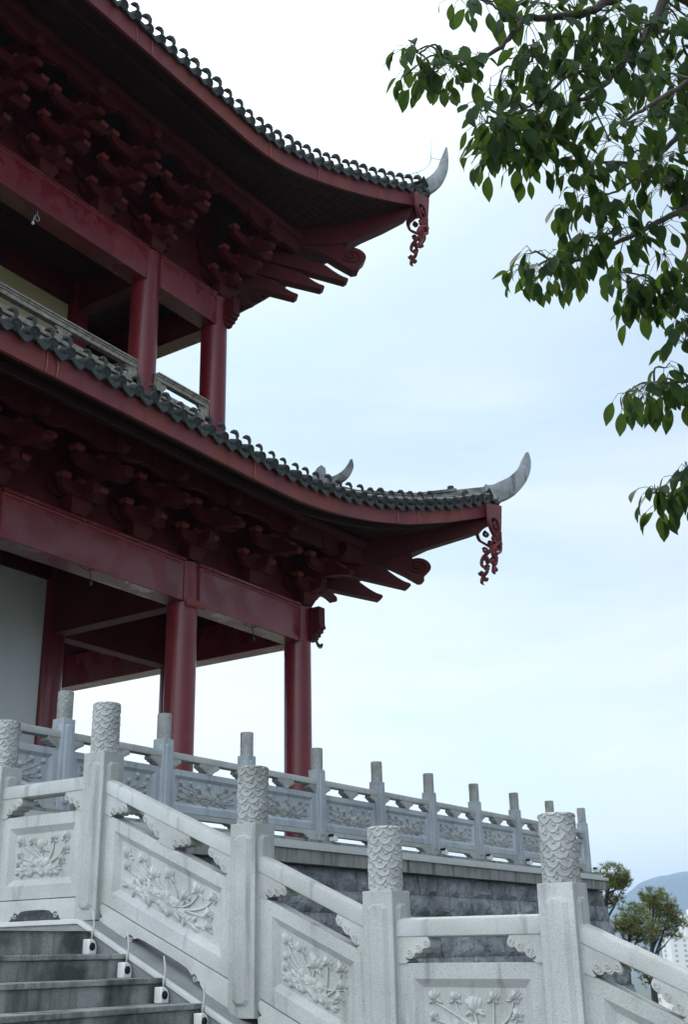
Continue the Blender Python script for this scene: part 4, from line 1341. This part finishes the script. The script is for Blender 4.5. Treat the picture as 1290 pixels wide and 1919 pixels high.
# ================================================================== foreground broadleaf tree
def leaf_geo(m, base, dirv, side, ln, wd, fold, droop):
    """a pointed elliptic blade from base along dirv"""
    d = Vector(dirv).normalized()
    s = Vector(side)
    s = (s - d * s.dot(d)).normalized()
    n = d.cross(s).normalized()
    prof = [0.0, 0.52, 0.86, 1.0, 0.97, 0.78, 0.38, 0.0]
    k = len(prof) - 1
    vs, fs = [], []
    for i, p in enumerate(prof):
        t = i / k
        c = Vector(base) + d * (ln * t) - n * (droop * ln * t * t)
        hw = wd * 0.5 * p
        vs += [c - s * hw + n * (fold * hw), c, c + s * hw + n * (fold * hw)]
        if i:
            o = (i - 1) * 3
            fs += [(o, o + 1, o + 4, o + 3), (o + 1, o + 2, o + 5, o + 4)]
    m.add(vs, fs)

tree = thing('broadleaf_tree', 'broadleaf tree with hanging oval dark green leaves reaching in at the top right', 'tree', (7.3, 0.0, -1.64))
rnd = random.Random(21)
TB = Vector((7.3, 0.0, -1.68))
mt = MB()
trunk = [TB, TB + Vector((0.03, 0.05, 1.2)), TB + Vector((-0.05, 0.1, 2.6)), TB + Vector((-0.02, 0.16, 4.2)), TB + Vector((-0.12, 0.22, 5.8)), TB + Vector((-0.2, 0.3, 7.4))]
tl = smooth_line([tuple(p) for p in trunk], 5)
mt.tube(tl, lerp_list([0.17, 0.145, 0.13, 0.115, 0.09, 0.05], len(tl)), 12)
mt.build('trunk', 'bark', tree, smooth='all')
twigs = [(0, [])]
# boughs: points (px, py, depth) from the trunk outwards, with the radius at the start and the end
B = [
 ([(1246, -20, 6.2), (1149, 0, 6.1), (1105, 22, 6.0), (1029, 33, 5.9), (985, 33, 5.85), (967, 57, 5.8), (932, 93, 5.75), (875, 119, 5.7), (834, 119, 5.7)], 4.9, 0.030, 0.008),
 ([(985, 33, 5.85), (954, 27, 5.9), (919, 7, 5.95), (900, -2, 6.0)], None, 0.013, 0.006),
 ([(1262, -15, 6.1), (1246, 0, 6.1), (1215, 57, 6.05), (1184, 102, 6.0), (1153, 137, 5.95), (1118, 172, 5.9), (1082, 192, 5.8), (1045, 200, 5.75)], 5.0, 0.032, 0.009),
 ([(1153, 137, 5.95), (1130, 128, 5.9), (1074, 137, 5.8), (1029, 177, 5.7), (985, 203, 5.65), (950, 234, 5.6)], None, 0.015, 0.006),
 ([(1000, 75, 5.9), (1000, 100, 5.85), (992, 120, 5.8), (972, 130, 5.75)], None, 0.010, 0.006),
 ([(1330, 200, 6.6), (1290, 234, 6.5), (1259, 270, 6.4), (1228, 294, 6.3), (1175, 305, 6.2), (1082, 303, 6.1)], 3.9, 0.028, 0.008),
 ([(1330, 375, 6.4), (1290, 389, 6.3), (1246, 411, 6.2), (1184, 442, 6.1), (1140, 464, 6.05), (1096, 484, 6.0), (1043, 493, 5.95)], 3.0, 0.026, 0.008),
 ([(1320, 420, 6.9), (1290, 474, 6.8), (1277, 506, 6.75), (1258, 531, 6.7), (1242, 538, 6.7)], 2.9, 0.022, 0.009),
 ([(1340, 700, 6.5), (1290, 714, 6.4), (1255, 719, 6.35), (1226, 723, 6.3)], 1.9, 0.018, 0.007),
 ([(1350, 880, 6.3), (1300, 905, 6.2), (1268, 930, 6.15), (1250, 940, 6.1)], 1.2, 0.015, 0.006),
 ([(1360, 560, 6.2), (1320, 600, 6.2), (1288, 640, 6.15)], 2.3, 0.016, 0.007),
 ([(1400, 40, 7.0), (1320, 60, 6.8), (1250, 60, 6.7), (1180, 25, 6.6), (1120, -10, 6.5)], 4.6, 0.026, 0.010),
 ([(1380, 130, 5.7), (1300, 150, 5.6), (1230, 190, 5.5), (1170, 230, 5.45)], 4.1, 0.024, 0.009),
 ([(1184, 102, 6.0), (1190, 60, 6.1), (1170, 20, 6.2)], None, 0.012, 0.006),
 ([(1105, 22, 6.0), (1100, 60, 5.95), (1085, 95, 5.9), (1082, 130, 5.85)], None, 0.012, 0.006),
 ([(1228, 294, 6.3), (1200, 330, 6.25), (1150, 360, 6.2), (1110, 365, 6.15)], None, 0.012, 0.006),
]
BL = []
for pts, zt, r0, r1 in B:
    q = [at(*p) for p in pts]
    if zt is not None:
        k = (zt + 1.68) / 7.4
        s0 = tl[int(np.clip(k, 0, 1) * (len(tl) - 1))]
        mid = (s0 + q[0]) / 2 + Vector((0, 0, 0.18))
        q = [s0, mid] + q
    ln = smooth_line([tuple(p) for p in q], 5)
    jl = [p + Vector((rnd.uniform(-1, 1), rnd.uniform(-1, 1), rnd.uniform(-1, 1))) * 0.006 for p in ln]
    rr = lerp_list([r0 * 1.4, r0 * 0.9, r0 * 0.62, (r0 * 0.6 + r1) / 2, r1 * 0.8] if zt is not None else [r0 * 0.7, r1 * 0.8], len(jl))
    BL += jl[len(jl) // 3:]
    MB().tube(jl, rr, 7).build('branch', 'bark', tree, smooth='all')
# leaf rosettes at the ends of twigs: (px, py, depth, leaves, spread)
C = [(832, 120, 5.7, 15, 1.0), (815, 128, 5.68, 11, 1.0), (870, 122, 5.7, 8, 0.9), (790, 105, 5.65, 9, 0.9), (768, 135, 5.65, 7, 0.8), (775, 100, 5.65, 5, 0.7), (905, 108, 5.75, 3, 0.7),
 (905, 0, 6.0, 9, 0.9), (868, 0, 6.0, 7, 0.9), (940, 12, 5.95, 6, 0.8), (1000, 10, 6.2, 9, 1), (985, 45, 5.9, 7, 0.9),
 (950, 232, 5.6, 13, 1.0), (920, 225, 5.6, 10, 1.0), (900, 205, 5.6, 7, 0.9), (985, 203, 5.65, 12, 1.0), (1025, 180, 5.7, 10, 1), (972, 132, 5.75, 12, 1.1), (1005, 108, 5.8, 11, 1), (930, 160, 5.65, 9, 1), (1060, 145, 5.8, 12, 1), (1082, 130, 5.85, 12, 1), (1090, 80, 5.9, 12, 1), (1045, 60, 5.9, 11, 1), (1120, 40, 6.0, 12, 1), (1145, 20, 6.1, 11, 1), (1075, 20, 6.1, 9, 1), (1030, 12, 6.0, 6, 1),
 (1045, 200, 5.75, 12, 1), (1000, 235, 5.7, 13, 1.0), (960, 275, 5.7, 12, 1.0), (920, 265, 5.65, 9, 1.0), (1000, 300, 5.75, 12, 1.1), (1035, 250, 5.75, 10, 1), (925, 305, 5.7, 6, 0.8), (912, 282, 5.7, 5, 0.8),
 (1082, 303, 6.1, 9, 1.0), (1110, 365, 6.15, 10, 1), (1120, 200, 5.9, 12, 1), (1170, 232, 5.45, 12, 1.1), (1150, 140, 5.9, 11, 1), (1195, 110, 5.9, 12, 1), (1220, 50, 6.05, 13, 1), (1180, 30, 6.5, 12, 1), (1250, 20, 6.3, 13, 1), (1280, 60, 6.4, 14, 1.1), (1265, 110, 6.2, 14, 1.1), (1235, 160, 5.6, 14, 1.1), (1290, 180, 5.9, 14, 1.1), (1220, 215, 5.55, 12, 1), (1265, 240, 6.2, 13, 1), (1180, 290, 6.2, 11, 1), (1230, 300, 6.3, 12, 1), (1285, 290, 6.4, 12, 1.1), (1140, 260, 5.9, 9, 1), (1205, 340, 6.2, 11, 1), (1250, 350, 6.3, 12, 1), (1290, 350, 6.3, 10, 1), (1140, 330, 6.2, 10, 1), (1080, 340, 6.1, 8, 1), (1160, 385, 6.1, 11, 1), (1105, 400, 6.1, 10, 1), (1060, 400, 6.05, 7, 0.9), (1290, 130, 6.0, 12, 1), (1160, 80, 6.1, 10, 1),
 (1043, 493, 5.95, 10, 0.9), (1020, 500, 5.95, 9, 1.0), (990, 512, 5.9, 8, 0.9), (1000, 480, 5.95, 6, 0.8), (1075, 470, 6.0, 8, 0.9), (1100, 440, 6.0, 10, 1), (1145, 440, 6.05, 9, 1), (1185, 440, 6.1, 9, 1), (1240, 420, 6.2, 9, 1), (1100, 485, 6.0, 5, 0.8),
 (1240, 540, 6.7, 14, 1.0), (1205, 545, 6.6, 12, 1), (1175, 530, 6.6, 11, 1), (1150, 510, 6.5, 9, 1), (1275, 530, 6.75, 12, 1), (1190, 580, 6.6, 8, 0.9), (1270, 580, 6.6, 10, 1), (1240, 470, 6.4, 7, 0.9),
 (1288, 645, 6.15, 10, 0.9), (1285, 610, 6.15, 8, 0.9),
 (1226, 723, 6.3, 13, 0.95), (1195, 728, 6.3, 9, 0.9), (1170, 740, 6.3, 6, 0.8), (1255, 722, 6.35, 9, 0.9), (1285, 735, 6.4, 11, 1), (1250, 690, 6.35, 4, 0.8),
 (1250, 940, 6.1, 11, 0.9), (1225, 930, 6.1, 8, 0.85), (1270, 900, 6.1, 10, 0.9), (1290, 880, 6.2, 8, 0.9), (1285, 930, 6.1, 7, 0.9),
 (1330, 60, 6.2, 14, 1.1), (1345, 150, 6.2, 14, 1.1), (1335, 260, 6.2, 14, 1.1), (1340, 340, 6.3, 12, 1.1), (1330, 460, 6.5, 12, 1.1), (1340, 560, 6.4, 10, 1), (1345, 720, 6.4, 10, 1), (1420, 100, 6.3, 14, 1.2), (1440, 250, 6.3, 14, 1.2), (1420, 400, 6.5, 12, 1.2), (1480, 30, 6.5, 14, 1.2), (1430, 600, 6.4, 10, 1.1)]
ml, mpt = MB(), MB()
for px, py, dep, n, sp in C:
    node = at(px + rnd.uniform(-6, 6), py + rnd.uniform(-6, 6), dep + rnd.uniform(-0.25, 0.25))
    near = min(BL, key=lambda q: (q - node).length + rnd.uniform(0, 0.08))
    if (near - node).length > 0.02:
        mid = (near + node) / 2 + Vector((rnd.uniform(-.04, .04), rnd.uniform(-.04, .04), 0.05))
        tw = smooth_line([tuple(near), tuple(mid), tuple(node)], 5)
        mpt.tube(tw, lerp_list([0.007, 0.0055, 0.004], len(tw)), 5)  # twigs share one mesh and colour with the leaf stalks
    for i in range(int(n * 1.3 + 0.5)):
        a = rnd.uniform(0, 2 * math.pi)
        out = Vector((math.cos(a), math.sin(a), rnd.uniform(-0.5, 0.45))).normalized()
        pl = rnd.uniform(0.06, 0.15) * sp
        e = node + out * pl + Vector((0, 0, -rnd.uniform(0.0, 0.04)))
        mid = node + out * pl * 0.55 + Vector((0, 0, 0.018))
        mpt.tube([node, mid, e], [0.0028, 0.0020, 0.0018], 4, caps=False)
        d = (out * rnd.uniform(0.15, 0.75) + Vector((rnd.uniform(-.2, .2), rnd.uniform(-.2, .2), -rnd.uniform(0.55, 1.1)))).normalized()
        side = Vector((-math.sin(a), math.cos(a), 0)) + Vector((rnd.uniform(-.6, .6), rnd.uniform(-.6, .6), rnd.uniform(-.3, .3)))
        l_ = rnd.uniform(0.088, 0.148) * (dep / 6)
        leaf_geo(ml, e, d, side, l_, l_ * rnd.uniform(0.42, 0.54), rnd.uniform(0.05, 0.55), rnd.uniform(-0.15, 0.40))
ml.build('foliage', 'leaf', tree, smooth='all', keep=True)
mpt.build('twigs_and_leaf_stalks', 'petiole', tree, smooth='all', keep=True)

# ================================================================== pines beyond the terrace
def pine(label, clumps, dist, foot, seed):
    r_ = random.Random(seed)
    s = dist / FPX
    base = at(*foot, dist)
    base.z = base.z - 9
    t = thing('pine_tree', label, 'tree', tuple(base), 'pines beyond the terrace')
    mtk, mfo = MB(), MB()
    top = at(clumps[0][0], clumps[0][1], dist)
    kn = at(*foot, dist)
    tk = smooth_line([tuple(base), tuple((base + kn) / 2 + Vector((0.15, 0, 0))), tuple(kn), tuple(kn.lerp(top, 0.5) + Vector((0.1, 0.1, 0))), tuple(top)], 5)
    mtk.tube(tk, lerp_list([0.26, 0.2, 0.13, 0.07, 0.025], len(tk)), 8)
    mtk.build('trunk', 'pine_bark', t, smooth='all')
    ml_ = MB()
    for (px, py, rx, rz, n) in clumps:
        c = at(px, py, dist + r_.uniform(-1.0, 1.0) * rx * s * 1.5)
        a = tk[int(r_.uniform(0.50, 0.85) * (len(tk) - 1))]
        ml_.tube(smooth_line([tuple(a), tuple(a.lerp(c, 0.5) + Vector((0, 0, -0.08))), tuple(c)], 4), lerp_list([0.05, 0.03, 0.012], 9), 5)
        for k in range(4):
            ml_.tube([c - Vector((0, 0, rz * s * 0.5)), c + Vector((r_.uniform(-1, 1) * rx * s, r_.uniform(-1, 1) * rx * s, r_.uniform(-.3, .7) * rz * s))], [0.018, 0.006], 4)
        for i in range(int(n * 1.15)):
            while True:
                v = Vector((r_.uniform(-1, 1), r_.uniform(-1, 1), r_.uniform(-1, 1)))
                if v.length < 1 and (mnoise.noise(v * 2.0 + Vector((px, py, 0))) > 0.02):
                    break
            p = c + Vector((v.x * rx * s * 1.25, v.y * rx * s * 1.25, v.z * rz * s * 1.15))
            up_ = (v * 0.7 + Vector((r_.uniform(-.6, .6), r_.uniform(-.6, .6), 0.55))).normalized()
            for k in range(5):
                d = (up_ + Vector((r_.uniform(-1, 1), r_.uniform(-1, 1), r_.uniform(-1, 1))) * 0.75).normalized()
                l_ = r_.uniform(0.10, 0.20)
                w_ = d.orthogonal().normalized() * 0.014
                mfo.add([p - w_, p + w_, p + d * l_], [(0, 1, 2)])
    ml_.build('limbs', 'pine_bark', t, smooth='all')
    mfo.build('needles', 'needle', t, keep=True)
pine('slender pine with an open crown right behind the end of the terrace', [(1146, 1640, 26, 18, 330), (1160, 1652, 18, 13, 170), (1135, 1655, 22, 16, 220), (1168, 1662, 10, 10, 70), (1140, 1690, 14, 10, 90), (1158, 1684, 14, 10, 70), (1172, 1650, 10, 9, 50)], 40, (1136, 1725), 1)
pine('lower bushy pine between the slender pine and the spreading one', [(1186, 1716, 26, 20, 380), (1176, 1735, 24, 18, 300), (1206, 1738, 26, 18, 300), (1160, 1738, 16, 10, 110), (1196, 1758, 26, 16, 240), (1188, 1792, 28, 16, 260), (1160, 1806, 14, 18, 150), (1210, 1812, 18, 16, 160), (1218, 1836, 14, 12, 90)], 43, (1178, 1835), 2)
pine('spreading pine with tiered yellow-green crown, rightmost of the three', [(1226, 1678, 22, 12, 240), (1240, 1690, 24, 14, 300), (1232, 1706, 24, 12, 240), (1252, 1716, 24, 14, 260), (1218, 1690, 14, 10, 120), (1268, 1730, 18, 12, 160), (1240, 1740, 26, 14, 240), (1258, 1700, 12, 6, 50), (1262, 1752, 14, 8, 70), (1228, 1762, 16, 10, 90)], 46, (1226, 1850), 3)

# ================================================================== far city
def tower(label, px0, px1, py, dist, floors, material='city_white', roofbox=True):
    a, b = at(px0, py, dist), at(px1, py, dist)
    c = (a + b) / 2
    W = (b - a).length
    z1, z0 = c.z, -70.0
    D_ = min(W, 18)
    t = thing('apartment_building', label, 'building', (c.x, c.y, z0), 'far white city buildings')
    ux = Vector((RIGHT.x, RIGHT.y, 0)).normalized()
    uy = Vector((-ux.y, ux.x, 0))
    if uy.dot(FWD) < 0:
        uy = -uy
    f = lambda u, v, z: (c.x + ux.x * u + uy.x * v, c.y + ux.y * u + uy.y * v, z)
    def bx(m, u0, u1, v0, v1, za, zb):
        m.add([f(u0, v0, za), f(u1, v0, za), f(u1, v1, za), f(u0, v1, za), f(u0, v0, zb), f(u1, v0, zb), f(u1, v1, zb), f(u0, v1, zb)], [(0, 3, 2, 1), (4, 5, 6, 7), (0, 1, 5, 4), (1, 2, 6, 5), (2, 3, 7, 6), (3, 0, 4, 7)])
    m = MB()
    bx(m, -W / 2, W / 2, 0, D_, z0, z1)
    m.build('wall', material, t)
    m = MB()
    bx(m, -W / 2 - 0.4, W / 2 + 0.4, -0.4, D_ + 0.4, z1 + 0.02, z1 + 0.9)
    if roofbox:
        bx(m, -W * 0.2, W * 0.15, D_ * 0.3, D_ * 0.7, z1 + 0.92, z1 + 4.2)
    m.build('roof', material, t)
    n = max(2, int(W / 4.2))
    fh = 3.2
    count = 0
    for i in range(floors):
        za = z1 - fh * (i + 1) + 0.6
        for k in range(n):
            u = -W / 2 + W * (k + 0.5) / n
            if count >= 90:
                break
            q = MB()
            bx(q, u - 0.9, u + 0.9, -0.06, 0.3, za, za + 1.6)
            q.build('window', 'city_glass', t)
            count += 1
tower('tallest far white tower at the right edge, above the others', 1283, 1330, 1714, 900, 14)
tower('far white apartment block with stepped windows beside the pines', 1257, 1292, 1757, 760, 12)
tower('narrow far white block left of the larger white apartment block', 1244, 1256, 1768, 820, 10)
tower('low white building seen through the balustrade gap at the far right', 1252, 1292, 1868, 520, 8)
tower('grey roofed low building beside the lowest white one in the balustrade gap', 1226, 1250, 1838, 600, 6, 'city_grey')
tower('small white building under the pine in the balustrade gap', 1228, 1251, 1852, 540, 5)
tower('far white block beyond the right edge of the view', 1345, 1400, 1770, 780, 9)

# ================================================================== air
hz = MB().box(-16000, 16000, -16000, 16000, -75, 640).build('haze', 'white_trim')
tag(hz, kind='stuff')
hm = bpy.data.materials.new('haze')
hm.use_nodes = True
n, l = hm.node_tree.nodes, hm.node_tree.links
n.remove(n['Principled BSDF'])
pvn = n.new('ShaderNodeVolumePrincipled')
pvn.inputs['Color'].default_value = (0.52, 0.69, 1.0, 1)
pvn.inputs['Density'].default_value = 0.00013
pvn.inputs['Anisotropy'].default_value = 0.2
l.new(pvn.outputs[0], n['Material Output'].inputs['Volume'])
hz.data.materials.clear()
hz.data.materials.append(hm)
